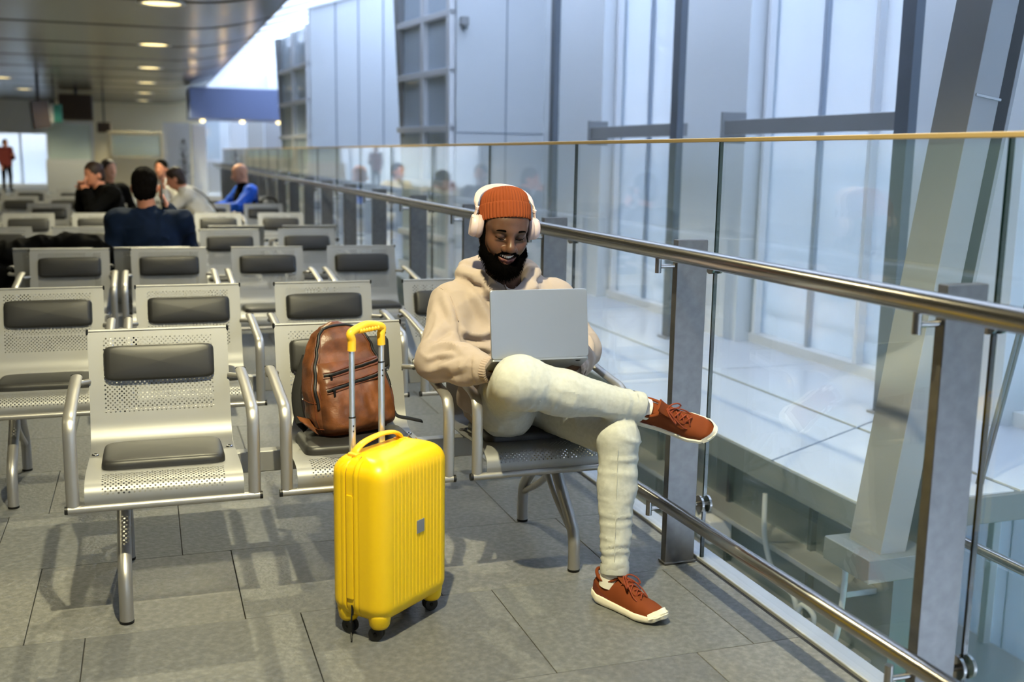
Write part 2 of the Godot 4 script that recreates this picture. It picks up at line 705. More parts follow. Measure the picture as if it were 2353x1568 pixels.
# ---------------------------------------------------------------- the scene
func _ready() -> void:
	var cam := Camera3D.new()
	cam.name = "camera"
	cam.position = Vector3(0, 1.40, 0)
	cam.rotation = Vector3(deg_to_rad(-9.772), deg_to_rad(-18.829), deg_to_rad(0.916))
	cam.near = 0.1
	cam.far = 400.0
	var ca := CameraAttributesPhysical.new()
	ca.frustum_focal_length = 37.65
	ca.frustum_focus_distance = 3.55
	ca.frustum_near = 0.1
	ca.frustum_far = 400.0
	ca.exposure_aperture = 2.2
	cam.attributes = ca
	cam.fov = 35.36
	add_child(cam)
	cam.current = true

	var env := Environment.new()
	env.background_mode = Environment.BG_SKY
	var sky := Sky.new()
	var sm := ProceduralSkyMaterial.new()
	sm.sky_top_color = Color(0.855, 0.90, 0.965)
	sm.sky_horizon_color = Color(0.885, 0.92, 0.965)
	sm.sky_curve = 0.15
	sm.ground_bottom_color = Color(0.62, 0.68, 0.76)
	sm.ground_horizon_color = Color(0.80, 0.87, 0.96)
	sm.ground_curve = 0.15
	sm.sky_energy_multiplier = 1.0
	sm.ground_energy_multiplier = 0.9
	sky.sky_material = sm
	env.sky = sky
	env.background_energy_multiplier = 21.0
	env.tonemap_mode = Environment.TONE_MAPPER_LINEAR
	env.tonemap_exposure = 1.0
	env.sdfgi_enabled = true
	env.ssao_enabled = true
	env.ssil_enabled = true
	var we := WorldEnvironment.new()
	we.name = "world"
	we.environment = env
	add_child(we)

	materials()
	build_floor()
	build_ceiling()
	build_atrium()
	build_terminal_end()
	build_railing()
	build_benches()
	build_suitcase()
	build_backpack()
	build_man()
	build_travellers()

func downlight(p: Vector3, energy: float, label: String, warm := Color(1.0, 0.96, 0.78), angle := 68.0) -> void:
	var t := thing("ceiling_downlight", label, "ceiling light", p, 0.0, "warm downlights in the metal ceiling")
	var ring := MB.new()
	ring.lathe(PackedVector2Array([Vector2(0.235, 0.004), Vector2(0.235, -0.008), Vector2(0.29, -0.008), Vector2(0.30, 0.0), Vector2(0.30, 0.02)]), 28)
	part("trim_ring", ring, M["silver_tube"], t)
	var disc := MB.new()
	disc.lathe(PackedVector2Array([Vector2(0.001, 0.0), Vector2(0.12, 0.0), Vector2(0.236, 0.003)]), 28)
	part("diffuser", disc, M["lamp_glow"], t)
	var l := SpotLight3D.new()
	l.name = "beam"
	l.light_color = warm
	l.light_energy = energy
	l.light_size = 0.03
	l.spot_angle = angle
	l.spot_angle_attenuation = 0.6
	l.spot_range = 60.0
	l.spot_attenuation = 2.0
	l.shadow_enabled = true
	l.rotation = Vector3(-PI / 2, 0, 0)
	l.position = Vector3(0, -0.03, 0)
	t.add_child(l)

# ---------------------------------------------------------------- floor
func build_floor() -> void:
	var slab := MB.new()
	slab.box(Vector3(-4.1, -0.160, -20.0), Vector3(11.8, 0.30, 49.6))
	var fl := struct("floor", slab, M["grout"])
	var rng := RandomNumberGenerator.new()
	rng.seed = 7
	var offs := [0.235, 0.07, 0.21, 0.40]
	var w := 0.62
	var d := 0.60
	var shared := {}
	for r in range(-1, 21):
		var z1 := -2.56 - d * r
		var off: float = offs[posmod(r - 1, 4)]
		var k0 := int(floor((-1.2 + 0.55 * (z1) * 0.33 - off) / w)) - 1
		for k in range(k0, 4):
			var x0 := off + w * k
			var x1 := minf(x0 + w, 1.795)
			if x1 - x0 < 0.02:
				continue
			var g := 0.0022
			var key := "%.3f" % (x1 - x0)
			if not shared.has(key):
				shared[key] = bx(Vector3.ZERO, Vector3(x1 - x0 - g, 0.014, d - g), 0.0015).mesh()
			var t := part("tile", shared[key], M["floor_tile_%d" % rng.randi_range(0, 2)], fl)
			t.position = Vector3((x0 + x1) / 2, -0.007 + rng.randf_range(-0.0004, 0.0), z1 - d / 2)
	# beyond the tiles that can be told apart
	part("far_floor", bx(Vector3(-4.1, -0.006, -29.95), Vector3(11.79, 0.012, 29.5)), M["floor_far"], fl)
	part("side_floor", bx(Vector3(-7.2, -0.006, -5.0), Vector3(5.6, 0.012, 20.2)), M["floor_far"], fl)
	part("near_floor", bx(Vector3(-1.3, -0.006, 1.6), Vector3(6.2, 0.012, 7.0)), M["floor_far"], fl)
	struct("trim_1", bx(Vector3(1.846, -0.008, -13.5), Vector3(0.075, 0.03, 32.0), 0.004), M["aluminium"])
	struct("trim_2", bx(Vector3(1.80, -0.012, -13.5), Vector3(0.012, 0.02, 32.0)), M["rubber"])

# ---------------------------------------------------------------- metal ceiling
func ceiling_y(x: float) -> float:
	if x < 0.62:
		return 3.2
	var u := (x - 0.62) / 1.26
	return 3.2 + 0.23 * pow(u, 1.8)

func build_ceiling() -> void:
	var xs := [-10.0, -6.0, -2.0, 0.3, 0.62]
	for k in 14:
		xs.append(0.62 + 1.26 * (k + 1) / 14.0)
	var back := MB.new()
	for side in [0.10, 0.34]:
		var rows := []
		for z in [5.0, -62.0]:
			var line := PackedVector3Array()
			for x in xs:
				line.append(Vector3(x, ceiling_y(x) + side, z))
			rows.append(line)
		back.grid(rows, false, 1 if side > 0.2 else -1)
	back.box(Vector3(1.93, 4.3, -28.5), Vector3(0.10, 1.6, 67.0))
	var ce := struct("ceiling", back, M["ceiling_gap"])
	var shell := MB.new()
	var secs := []
	for pass_z in [-1.45, 1.45]:
		for b in [0.05, 0.0]:
			pass
	var lower := []
	var upper := []
	for z in [-1.42, -1.38, 1.38, 1.42]:
		var rise := 0.03 if absf(z) > 1.40 else 0.0
		var a := PackedVector3Array()
		var b := PackedVector3Array()
		for x in xs:
			a.append(Vector3(x, ceiling_y(x) + rise, z))
			b.append(Vector3(x, ceiling_y(x) + 0.06, z))
		lower.append(a)
		upper.append(b)
	shell.grid(lower, false, -1)
	shell.grid(upper, false, 1)
	shell.box(Vector3(1.88, 3.455, 0), Vector3(0.03, 0.07, 2.84), 0.004)
	var pm := shell.mesh()
	for k in range(-1, 21):
		var p := part("panel", pm, M["ceiling_metal"], ce)
		p.position = Vector3(0, 0, -2.15 - 3.0 * k - 1.5)
	var n := 0
	var names := ["nearest of the warm round downlights above the walkway", "second warm round downlight along the metal ceiling", "third warm round downlight along the metal ceiling"]
	for z in [-1.7, -5.3, -8.9]:
		downlight(Vector3(0.27, 3.195, z), [17.0, 5.5, 13.0][n], ["warm round downlight in the metal ceiling above the front bench", "warm round downlight in the metal ceiling above the second bench", "warm round downlight in the metal ceiling above the fourth bench"][n])
		n += 1
	var far := ["largest glowing downlight in the metal ceiling, at the top edge of the photo", "second glowing oval downlight from the top of the photo", "third glowing oval downlight from the top of the photo", "fourth glowing oval downlight down the line in the metal ceiling", "fifth glowing oval downlight down the line in the metal ceiling", "sixth glowing downlight down the line, above the gate counters", "seventh glowing downlight down the line, small and far off", "eighth glowing downlight down the line, smallest and farthest"]
	for k in 8:
		downlight(Vector3(0.27 - 0.05 * k, 3.195, -14.4 - 5.5 * k), 12.0, far[k])
	var rows := ["side"]
	for k in 7:
		downlight(Vector3(-3.4, 3.195, -3.4 - 5.5 * k), 1.5 + 1.2 * k, "warm downlight %s of the second line, left of the walkway" % ["first", "second", "third", "fourth", "fifth", "sixth", "seventh"][k])
	for k in 4:
		downlight(Vector3(-6.9, 3.195, -8.9 - 11.0 * k), 12.0, "warm downlight %s of the outermost line along the left wall" % ["first", "second", "third", "fourth"][k])

# ---------------------------------------------------------------- the bright hall beyond the glass
func build_atrium() -> void:
	# opposite walkway
	var sl := struct("floor", bx(Vector3(4.2, -0.06, -9.0), Vector3(2.92, 0.12, 11.0), 0.004), M["grey_fascia"])
	var tops := MB.new()
	var z := -3.52
	for k in 4:
		for j in 2:
			var zz := -3.52 - 2.75 * k
			part("paving", bx(Vector3(3.13 + 1.30 * j, 0.004, zz - 1.37), Vector3([0.78, 1.78][j] - 0.012, 0.012, 2.735), 0.003), M["white_floor"], sl).position.x = [0.0, 0.0][j]
	var dj := Vector3(1.56, 0, -0.85)
	part("joint", bx(Vector3(3.52, 0.0095, -4.64), Vector3(dj.length(), 0.003, 0.012), 0.0, Basis(dj.normalized(), Vector3.UP, dj.normalized().cross(Vector3.UP))), M["seam"], sl)
	part("paving_far", bx(Vector3(3.6, 0.002, -22.0), Vector3(1.7, 0.012, 15.0)), M["white_floor"], sl)
	# facade along x = 4.4: panels, windows, columns, beams
	var runs := [[-13.2, -9.95, 0], [-9.95, -8.3, 1], [-8.3, -7.22, 0], [-7.22, -5.4, 1], [-5.4, -4.46, 0]]
	var wn := 0
	for r in runs:
		var zc: float = (r[0] + r[1]) / 2
		var len: float = r[1] - r[0]
		if r[2] == 0:
			struct("wall_right", bx(Vector3(4.42, 2.5, zc), Vector3(0.26, 5.0, len), 0.006), M["white_panel"])
		else:
			wn += 1
			var wf := struct("window_%d" % wn, bx(Vector3(4.48, 0.04, zc), Vector3(0.16, 0.08, len)), M["white_paint"])
			part("pane", bx(Vector3(4.50, 2.54, zc), Vector3(0.012, 4.92, len)), M["window_glass"], wf)
			for q in [[4.44, 0.06, 0.06, 0.042, "mullion_white"], [4.475, 0.70, 0.03, 0.05, "mullion_grey"], [4.44, 1.33, 0.06, 0.042, "mullion_white"], [4.46, 0.032, 0.05, 0.014, "dark_column"], [4.46, 1.302, 0.05, 0.014, "dark_column"]]:
				part("mullion", bx(Vector3(q[0], 2.54, r[0] + q[1]), Vector3(q[2], 4.92, q[3]), 0.003), M[q[4]], wf)
	var cn := ["nearest dark grey steel column in front of the white facade", "middle dark grey steel column in front of the white facade", "farthest thin dark grey column at the corner of the white wall"]
	for k in 3:
		var zc := -4.86 - 2.64 * k
		var c := thing("facade_column", cn[k], "column", Vector3(3.86, 0, zc), 0, "dark columns of the facade")
		part("shaft", bx(Vector3(0, 2.5, 0), Vector3(0.06, 5.0, 0.115), 0.004), M["dark_column"], c)
		part("base_plate", bx(Vector3(0, 0.012, 0), Vector3(0.11, 0.024, 0.16), 0.003), M["grey_steel"], c)
	for k in 2:
		var zz: Array = [[-6.93, -4.98], [-9.4, -7.62]][k]
		var b := thing("facade_beam", ["horizontal grey steel beam before the nearer tall windows", "horizontal grey steel beam before the farther tall windows"][k], "beam", Vector3(3.98, 1.63, (zz[0] + zz[1]) / 2), 0, "beams across the windows")
		part("beam", bx(Vector3.ZERO, Vector3(0.08, 0.10, zz[1] - zz[0]), 0.004), M["grey_steel"], b)
		part("end_plate", bx(Vector3(0.04, 0, -(zz[1] - zz[0]) / 2), Vector3(0.20, 0.22, 0.02), 0.003), M["grey_steel"], b)
		part("bracket", bx(Vector3(0.16, 0, -(zz[1] - zz[0]) / 2 + 0.1), Vector3(0.28, 0.05, 0.08), 0.003), M["grey_steel"], b)
	# end wall of the near bay, turned to us, with its glazed side
	var w1 := struct("wall_back", bx(Vector3(3.84, 2.5, -11.7), Vector3(1.16, 5.2, 0.2), 0.006), M["wall_white"])
	part("seam", bx(Vector3(3.84, 2.5, -11.598), Vector3(0.012, 5.2, 0.006)), M["seam"], w1)
	part("seam", bx(Vector3(3.84, 1.655, -11.598), Vector3(1.16, 0.012, 0.006)), M["seam"], w1)
	glazed_side("window_3", Vector3(3.26, 0, -11.64), Vector3(3.05, 0, -13.3), 4.2, 0.62, 2)
	var cm := thing("camera_box", "small grey camera box high on the white end wall", "camera", Vector3(3.34, 2.84, -11.56))
	part("housing", bx(Vector3.ZERO, Vector3(0.085, 0.10, 0.10), 0.01), M["grey_steel"], cm)
	var lens := MB.new()
	lens.lathe(PackedVector2Array([Vector2(0.03, 0), Vector2(0.032, -0.02), Vector2(0.022, -0.04), Vector2(0.001, -0.045)]), 16)
	part("lens", lens, M["grey_fascia"], cm).position = Vector3(0, -0.05, 0.01)
	# second bay farther off
	var w2 := struct("wall_back", bx(Vector3(3.75, 2.2, -19.3), Vector3(1.95, 4.4, 0.2)), M["wall_white"])
	for x in [3.22, 3.62, 4.06]:
		part("seam", bx(Vector3(x, 2.2, -19.197), Vector3(0.02, 4.4, 0.006)), M["seam"], w2)
	glazed_side("window_4", Vector3(2.78, 0, -19.25), Vector3(2.62, 0, -22.0), 3.6, 0.62, 2)
	struct("wall_right", bx(Vector3(4.75, 2.0, -16.0), Vector3(0.2, 6.0, 9.0)), M["white_panel"])
	struct("wall_right", bx(Vector3(4.85, 2.0, -32.0), Vector3(0.2, 6.0, 26.0)), M["white_panel"])
	# translucent roof of ribs
	var rf := struct("roof", bx(Vector3(3.6, 4.15, -23.2), Vector3(4.6, 0.012, 43.6), 0, Basis(Vector3(0, 0, 1), 0.30)), M["roof_white"])
	part("solid_bay", bx(Vector3(3.6, 4.15, 1.15), Vector3(4.6, 0.06, 5.0), 0, Basis(Vector3(0, 0, 1), 0.30)), M["white_paint"], rf)
	for k in 39:
		part("rib", bx(Vector3(3.6, 4.115, 2.4 - 1.2 * k), Vector3(4.5, 0.03, 0.10), 0.004, Basis(Vector3(0, 0, 1), 0.30)), M["white_paint"], rf)
	# glazed facade nearer than the walkway, with transoms
	var wf := struct("window_5", bx(Vector3(4.44, 0.04, -2.4), Vector3(0.12, 0.10, 4.2), 0.006), M["mullion_white"])
	for y in [[0.08, 1.10], [1.18, 1.90], [1.98, 3.0], [3.08, 4.6]]:
		part("pane", bx(Vector3(4.50, (y[0] + y[1]) / 2, -2.4), Vector3(0.012, y[1] - y[0] + 0.08, 4.2)), M["blue_glass"], wf)
	for y in [1.14, 1.94, 3.04]:
		part("transom", bx(Vector3(4.42, y, -2.4), Vector3(0.12, 0.085, 4.2), 0.005), M["grey_steel"], wf)
	part("pane", bx(Vector3(4.50, -0.72, -2.4), Vector3(0.012, 1.40, 4.2)), M["blue_glass"], wf)
	part("pane", bx(Vector3(4.50, -0.72, -8.2), Vector3(0.012, 1.40, 7.4)), M["blue_glass"], wf)
	for k in 5:
		part("mullion", bx(Vector3(4.47, -0.70, -4.6 - 1.3 * k), Vector3(0.05, 1.40, 0.05), 0.003), M["mullion_white"], wf)
	struct("wall_right", bx(Vector3(4.6, -2.0, -6.0), Vector3(0.2, 1.3, 12.0)), M["white_panel"])
	# leaning steel column
	var lc := thing("leaning_column", "big leaning grey steel column with a hollow web at the corner of the white walkway", "column", Vector3(2.81, -0.16, -3.44))
	var lean := Basis(Vector3(0, 0, 1), -0.145)
	part("flange", bx(lean * Vector3(-0.115, 2.5, 0), Vector3(0.016, 5.0, 0.20), 0.003, lean), M["grey_steel"], lc)
	part("flange", bx(lean * Vector3(0.115, 2.5, -0.01), Vector3(0.020, 5.0, 0.10), 0.003, lean), M["grey_steel"], lc)
	part("web", bx(lean * Vector3(0.0, 2.5, -0.05), Vector3(0.22, 5.0, 0.016), 0.003, lean), M["grey_steel"], lc)
	part("cheek", bx(lean * Vector3(-0.058, 2.5, 0.092), Vector3(0.115, 5.0, 0.014), 0.003, lean), M["grey_steel"], lc)
	part("splice_plate", bx(lean * Vector3(-0.055, 1.82, 0.10), Vector3(0.12, 0.010, 0.012), 0.002, lean), M["aluminium"], lc)
	part("base_block", bx(Vector3(0.0, -0.02, -0.01), Vector3(0.40, 0.10, 0.30), 0.006), M["grey_fascia"], lc)
	var br := thing("brace_rod", "thin dark twin brace rod slanting behind the leaning column", "rod", Vector3(3.43, 0.01, -3.64))
	for s in [-0.012, 0.012]:
		var t := MB.new()
		t.tube(P3([Vector3(s, 0, 0), Vector3(0.94 + s, 4.3, 0)]), 0.008, 8)
		part("rod", t, M["dark_column"], br)
	# under the walkway
	var uw := struct("wall_under", bx(Vector3(3.05, -0.72, -6.2), Vector3(0.14, 1.2, 5.2)), M["grey_fascia"])
	for zz in [-4.18, -4.95, -5.8, -6.7]:
		part("post", bx(Vector3(2.965, -0.50, zz), Vector3(0.035, 0.78, 0.03), 0.003), M["dark_recess"], uw)
	part("ledge", bx(Vector3(2.90, -0.46, -6.0), Vector3(0.16, 0.03, 4.6), 0.004), M["aluminium"], uw)
	part("ledge", bx(Vector3(2.90, -0.80, -6.0), Vector3(0.16, 0.03, 4.6), 0.004), M["grey_steel"], uw)
	struct("floor", bx(Vector3(3.2, -1.36, -22.0), Vector3(2.7, 0.1, 45.0)), M["white_floor"])
	struct("wall_under", bx(Vector3(2.90, -0.72, -20.0), Vector3(0.14, 1.2, 22.0)), M["grey_fascia"])
	struct("floor", bx(Vector3(3.6, -1.20, -3.0), Vector3(1.6, 0.08, 1.5)), M["turquoise_floor"])
	struct("wall_under", bx(Vector3(1.87, -0.72, -13.0), Vector3(0.06, 1.3, 32.0)), M["grey_fascia"])
	struct("wall_front", bx(Vector3(3.3, 1.6, 3.6), Vector3(2.9, 6.2, 0.2)), M["white_panel"])
	struct("wall_right", bx(Vector3(4.6, 1.6, 1.65), Vector3(0.2, 6.0, 3.9)), M["white_panel"])
	var hose := thing("conduit_hose", "white flexible conduit hose looping under the walkway", "hose", Vector3(2.80, -0.2, -4.3))
	var hm := MB.new()
	hm.tube(smooth([Vector3(0, 0.0, -0.05), Vector3(0, -0.22, -0.03), Vector3(0, -0.38, 0.08), Vector3(0.02, -0.42, 0.20), Vector3(0.03, -0.50, 0.24), Vector3(0.03, -0.53, 0.34), Vector3(0.03, -0.46, 0.36), Vector3(0.02, -0.44, 0.28), Vector3(0, -0.52, 0.28), Vector3(0, -0.55, 0.45), Vector3(0, -0.50, 0.56), Vector3(0, -0.30, 0.60), Vector3(0, -0.02, 0.61)], 8), 0.013, 10)
	part("hose", hm, M["hose_white"], hose)
	var jb := thing("junction_box", "small white junction box with a round socket under the walkway", "electrical box", Vector3(2.82, -0.55, -4.85))
	part("box", bx(Vector3.ZERO, Vector3(0.14, 0.13, 0.14), 0.012), M["white_paint"], jb)
	part("socket", bx(Vector3(-0.072, 0, 0.02), Vector3(0.006, 0.05, 0.05), 0.002), M["dark_recess"], jb)
	var rg := MB.new()
	var pr := PackedVector3Array()
	for k in 25:
		pr.append(Vector3(0, sin(TAU * k / 24) * 0.06, cos(TAU * k / 24) * 0.06))
	rg.tube(pr, 0.014, 8)
	part("cable_loop", rg, M["hose_white"], jb).position = Vector3(-0.01, 0.06, -0.16)
	# lower balustrade by the stair
	var lb := thing("stair_balustrade", "low glass stair balustrade with a steel handrail at the foot of the leaning column", "balustrade", Vector3(2.98, -0.06, -3.4))
	var t2 := MB.new()
	t2.tube(P3([Vector3(0, 0, 0), Vector3(0, 0, 3.6)]), 0.02, 10)
	part("handrail", t2, M["rail_steel"], lb)
	part("glass_pane", bx(Vector3(0.0, -0.52, 1.8), Vector3(0.012, 0.98, 3.6)), M["glass"], lb)
	part("foot_rail", bx(Vector3(0.0, -1.03, 1.8), Vector3(0.03, 0.05, 3.6), 0.004), M["aluminium"], lb)
	for k in 2:
		var gl := thing("floor_light", ["green glowing floor light, upper of the two at the corner of the photo", "green glowing floor light, lower of the two at the corner of the photo"][k], "light", Vector3(3.47 - 0.02 * k, -1.155, -3.31 + 0.13 * k), 0, "green floor lights")
		var rr := MB.new()
		rr.lathe(PackedVector2Array([Vector2(0.001, 0.012), Vector2(0.035, 0.012), Vector2(0.045, 0.0)]), 20)
		part("lens", rr, M["green_glow"], gl)
		var o := OmniLight3D.new()
		o.name = "glow"
		o.light_color = Color(0.2, 1.0, 0.5)
		o.light_energy = 0.02
		o.omni_range = 10.0
		o.omni_attenuation = 2.0
		o.light_size = 0.03
		o.shadow_enabled = true
		o.position = Vector3(0, 0.04, 0)
		gl.add_child(o)

func glazed_side(called: String, a: Vector3, b: Vector3, h: float, step: float, cols: int) -> void:
	var d := b - a
	var L := d.length()
	d = d / L
	var bs := Basis(Vector3.UP.cross(d).normalized(), Vector3.UP, d)
	var mid := (a + b) / 2
	var wf := struct(called, bx(mid + Vector3(0, 0.05, 0), Vector3(0.12, 0.1, L), 0.0, bs), M["white_paint"])
	part("pane", bx(mid + Vector3(0, h / 2, 0), Vector3(0.012, h, L), 0.0, bs), M["window_glass"], wf)
	var lean := Basis(d, -0.05)
	part("corner_post", bx(a + Vector3(0, h / 2, 0) + d * 0.05, Vector3(0.14, h, 0.10), 0.004, bs), M["white_paint"], wf)
	part("corner_post", bx(b + Vector3(0.05, h / 2, 0), Vector3(0.16, h, 0.16), 0.004, lean * bs), M["grey_steel"], wf)
	for k in range(1, cols):
		part("mullion", bx(a + d * (L * k / cols) + Vector3(0, h / 2, 0), Vector3(0.14, h, 0.11), 0.004, bs), M["white_paint"], wf)
	for k in int(h / step):
		part("transom", bx(mid + Vector3(0, 0.46 + step * k, 0), Vector3(0.15, 0.07, L), 0.004, bs), M["white_paint"], wf)

# ---------------------------------------------------------------- far end of the terminal
func build_terminal_end() -> void:
	struct("wall_left", bx(Vector3(-10.1, 1.6, -20.0), Vector3(0.2, 3.4, 50.0)), M["wall_grey"])
	struct("wall_front", bx(Vector3(-4.0, 1.6, 5.1), Vector3(12.4, 3.6, 0.2)), M["wall_grey"])
	struct("wall_far", bx(Vector3(-0.6, 1.7, -44.6), Vector3(5.4, 3.4, 0.2)), M["wall_cream"])
	struct("wall_far", bx(Vector3(-7.5, 2.62, -44.6), Vector3(8.6, 1.3, 0.2)), M["wall_grey"])
	var wd := struct("window_6", bx(Vector3(-7.0, 0.05, -44.6), Vector3(7.4, 0.1, 0.12)), M["white_paint"])
	part("pane", bx(Vector3(-7.0, 1.0, -44.62), Vector3(7.4, 1.95, 0.012)), M["clear_glass"], wd)
	for x in [-8.0, -6.2, -4.4]:
		part("mullion", bx(Vector3(x, 1.0, -44.58), Vector3(0.06, 1.95, 0.08)), M["mullion_grey"], wd)
	var bd := thing("notice_board", "plain pale grey partition board standing before the gate counter", "partition", Vector3(-2.35, 0, -38.0))
	part("board", bx(Vector3(0, 0.56, 0), Vector3(1.36, 1.05, 0.08), 0.01), M["board_grey"], bd)
	part("foot", bx(Vector3(0, 0.02, 0), Vector3(1.2, 0.04, 0.3), 0.005), M["grey_steel"], bd)
	var gc := thing("glass_cubicle", "frosted glass cubicle above the pale partition board", "cubicle", Vector3(-2.35, 0, -39.0))
	part("frosted_pane", bx(Vector3(0, 1.66, 0), Vector3(1.30, 1.14, 0.02)), M["frosted_glass"], gc)
	part("back_panel", bx(Vector3(0, 1.2, -0.8), Vector3(1.44, 2.3, 0.05)), M["wall_grey"], gc)
	for x in [-0.68, 0.70]:
		part("post", bx(Vector3(x, 1.15, 0), Vector3(0.06, 2.3, 0.06), 0.005), M["aluminium"], gc)
	var bb := thing("ceiling_duct", "dark brown box hanging from the ceiling above the glass cubicle", "ceiling box", Vector3(-1.94, 2.64, -36.2))
	part("casing", bx(Vector3(0, 0.04, 0), Vector3(0.94, 0.76, 0.9), 0.02), M["wall_brown"], bb)
	part("hanger", bx(Vector3(0, 0.47, 0), Vector3(0.1, 0.18, 0.1)), M["dark_recess"], bb)
	var b2 := thing("ceiling_duct", "small rust brown box hanging beside the framed counter", "ceiling box", Vector3(-1.17, 2.1, -36.5))
	part("casing", bx(Vector3.ZERO, Vector3(0.40, 0.32, 0.5), 0.02), M["wall_brown"], b2)
	part("hanger", bx(Vector3(0, 0.62, 0), Vector3(0.05, 0.96, 0.05)), M["dark_recess"], b2)
	var sc := thing("hanging_screen", "black flat screen tilted under the ceiling beside the teal sign", "screen", Vector3(-2.46, 2.26, -30.0), 0.95)
	part("screen", bx(Vector3(0, 0, 0), Vector3(0.62, 0.70, 0.07), 0.01, Basis(Vector3(0, 0, 1), 0.12)), M["screen_black"], sc)
	part("bracket", bx(Vector3(0, 0.62, -0.05), Vector3(0.06, 0.66, 0.06)), M["screen_black"], sc)
	var ts := thing("hanging_sign", "pale and teal sign box hanging from the ceiling", "sign", Vector3(-2.28, 2.36, -32.0))
	part("white_face", bx(Vector3(-0.1, 0, 0), Vector3(0.19, 0.48, 0.12), 0.01), M["wall_grey"], ts)
	part("teal_face", bx(Vector3(0.10, 0, 0), Vector3(0.20, 0.48, 0.12), 0.01), M["teal_sign"], ts)
	part("hanger", bx(Vector3(0, 0.54, 0), Vector3(0.04, 0.60, 0.04)), M["dark_recess"], ts)
	var fc := thing("gate_counter", "cream framed gate counter with a frosted window", "counter", Vector3(-0.27, 0, -36.0))
	part("base", bx(Vector3(0.0, 0.6, 0), Vector3(1.66, 1.2, 0.5), 0.02), M["wall_cream"], fc)
	part("frosted_pane", bx(Vector3(0.05, 1.56, 0), Vector3(1.42, 0.62, 0.03)), M["frosted_glass"], fc)
	part("back_panel", bx(Vector3(0.0, 1.56, -0.4), Vector3(1.62, 0.72, 0.03)), M["wall_grey"], fc)
	for x in [-0.76, 0.78]:
		part("frame_post", bx(Vector3(x, 1.56, 0), Vector3(0.08, 0.76, 0.08), 0.01), M["wall_cream"], fc)
	part("frame_head", bx(Vector3(0, 1.94, 0), Vector3(1.66, 0.09, 0.10), 0.01), M["wall_cream"], fc)
	struct("wall_partition", bx(Vector3(0.98, 1.15, -36.2), Vector3(0.82, 2.3, 0.1)), M["wall_grey"])
	struct("wall_partition", bx(Vector3(1.57, 1.1, -34.2), Vector3(0.42, 2.2, 0.3), 0.02), M["white_panel"])
	var tr := thing("potted_tree", "dark slim potted tree before the grey partition", "plant", Vector3(1.08, 0, -33.4))
	var tm := MB.new()
	var rng := RandomNumberGenerator.new()
	rng.seed = 5
	for k in 260:
		var y := rng.randf_range(0.55, 1.7)
		var rad := 0.24 * (1.0 - (y - 0.55) / 1.3)
		var a := rng.randf() * TAU
		var c := Vector3(cos(a) * rad * rng.randf(), y, sin(a) * rad * rng.randf())
		var q := Vector3(cos(a), rng.randf_range(-0.2, 0.8), sin(a)).normalized() * 0.13
		var w := q.cross(Vector3.UP).normalized() * 0.02
		var f := tm.vert(c, Vector3.UP); tm.vert(c + q * 0.5 + w, Vector3.UP); tm.vert(c + q, Vector3.UP); tm.vert(c + q * 0.5 - w, Vector3.UP)
		tm.quad(f, f + 1, f + 2, f + 3)
	mat("leaf_dark", Color(0.05, 0.075, 0.06), 0.6)
	part("foliage", tm, M["leaf_dark"], tr)
	var tk := MB.new()
	tk.tube(P3([Vector3(0, 0.3, 0), Vector3(0.01, 0.9, 0), Vector3(0, 1.4, 0)]), 0.02, 8)
	part("trunk", tk, M["wall_brown"], tr)
	var pt := MB.new()
	pt.lathe(PackedVector2Array([Vector2(0.001, 0), Vector2(0.14, 0), Vector2(0.19, 0.36), Vector2(0.17, 0.36), Vector2(0.16, 0.30), Vector2(0.001, 0.30)]), 20)
	part("pot", pt, M["wall_grey"], tr)
	# bridge with a blue soffit, across the hall
	var bs := struct("beam_bridge", bx(Vector3(2.95, 2.72, -32.2), Vector3(3.5, 0.86, 2.0), 0.03), M["blue_soffit"])
	for x in [2.2, 2.9, 3.55]:
		part("parapet_pane", bx(Vector3(x, 3.36, -31.3), Vector3(0.66, 0.4, 0.02)), M["glass"], bs)
	for k in 3:
		var l := thing("bridge_lamp", ["left small warm lamp under the blue bridge", "middle small warm lamp under the blue bridge", "right small warm lamp under the blue bridge"][k], "lamp", Vector3([1.55, 2.62, 3.62][k], 2.245, -31.35), 0, "lamps under the bridge")
		var lm := MB.new()
		lm.sphere(Vector3.ZERO, Vector3(0.07, 0.05, 0.07))
		part("bulb", lm, M["lamp_glow"], l)
		part("socket", bx(Vector3(0, 0.045, 0), Vector3(0.09, 0.03, 0.09), 0.005), M["aluminium"], l)
		var o := OmniLight3D.new()
		o.name = "glow"
		o.light_color = Color(1.0, 0.82, 0.55)
		o.light_energy = 0.25
		o.light_size = 0.04
		o.omni_range = 40.0
		o.omni_attenuation = 2.0
		o.shadow_enabled = true
		l.add_child(o)
	var wb := struct("window_7", bx(Vector3(2.25, 1.1, -40.0), Vector3(0.7, 0.1, 0.1)), M["white_paint"])
	part("pane", bx(Vector3(2.25, 1.9, -40.0), Vector3(0.6, 1.5, 0.012)), M["clear_glass"], wb)
	struct("wall_far", bx(Vector3(2.25, 0.5, -40.0), Vector3(0.8, 1.1, 0.15)), M["wall_grey"])
	for k in 4:
		struct("wall_far", bx(Vector3(2.95 + 0.56 * k, 1.2, -37.0), Vector3(0.52, 2.4, 0.1), 0.01), [M["white_panel"], M["wall_grey"], M["aluminium"], M["white_panel"]][k])
	struct("wall_far", bx(Vector3(3.45, 2.2, -44.8), Vector3(3.1, 5.2, 0.2)), M["white_panel"])
	struct("wall_far", bx(Vector3(3.4, 0.6, -30.0), Vector3(2.0, 1.5, 0.15)), M["wall_cream"])
	struct("floor", bx(Vector3(3.4, -0.06, -36.0), Vector3(3.0, 0.12, 17.0)), M["white_floor"])

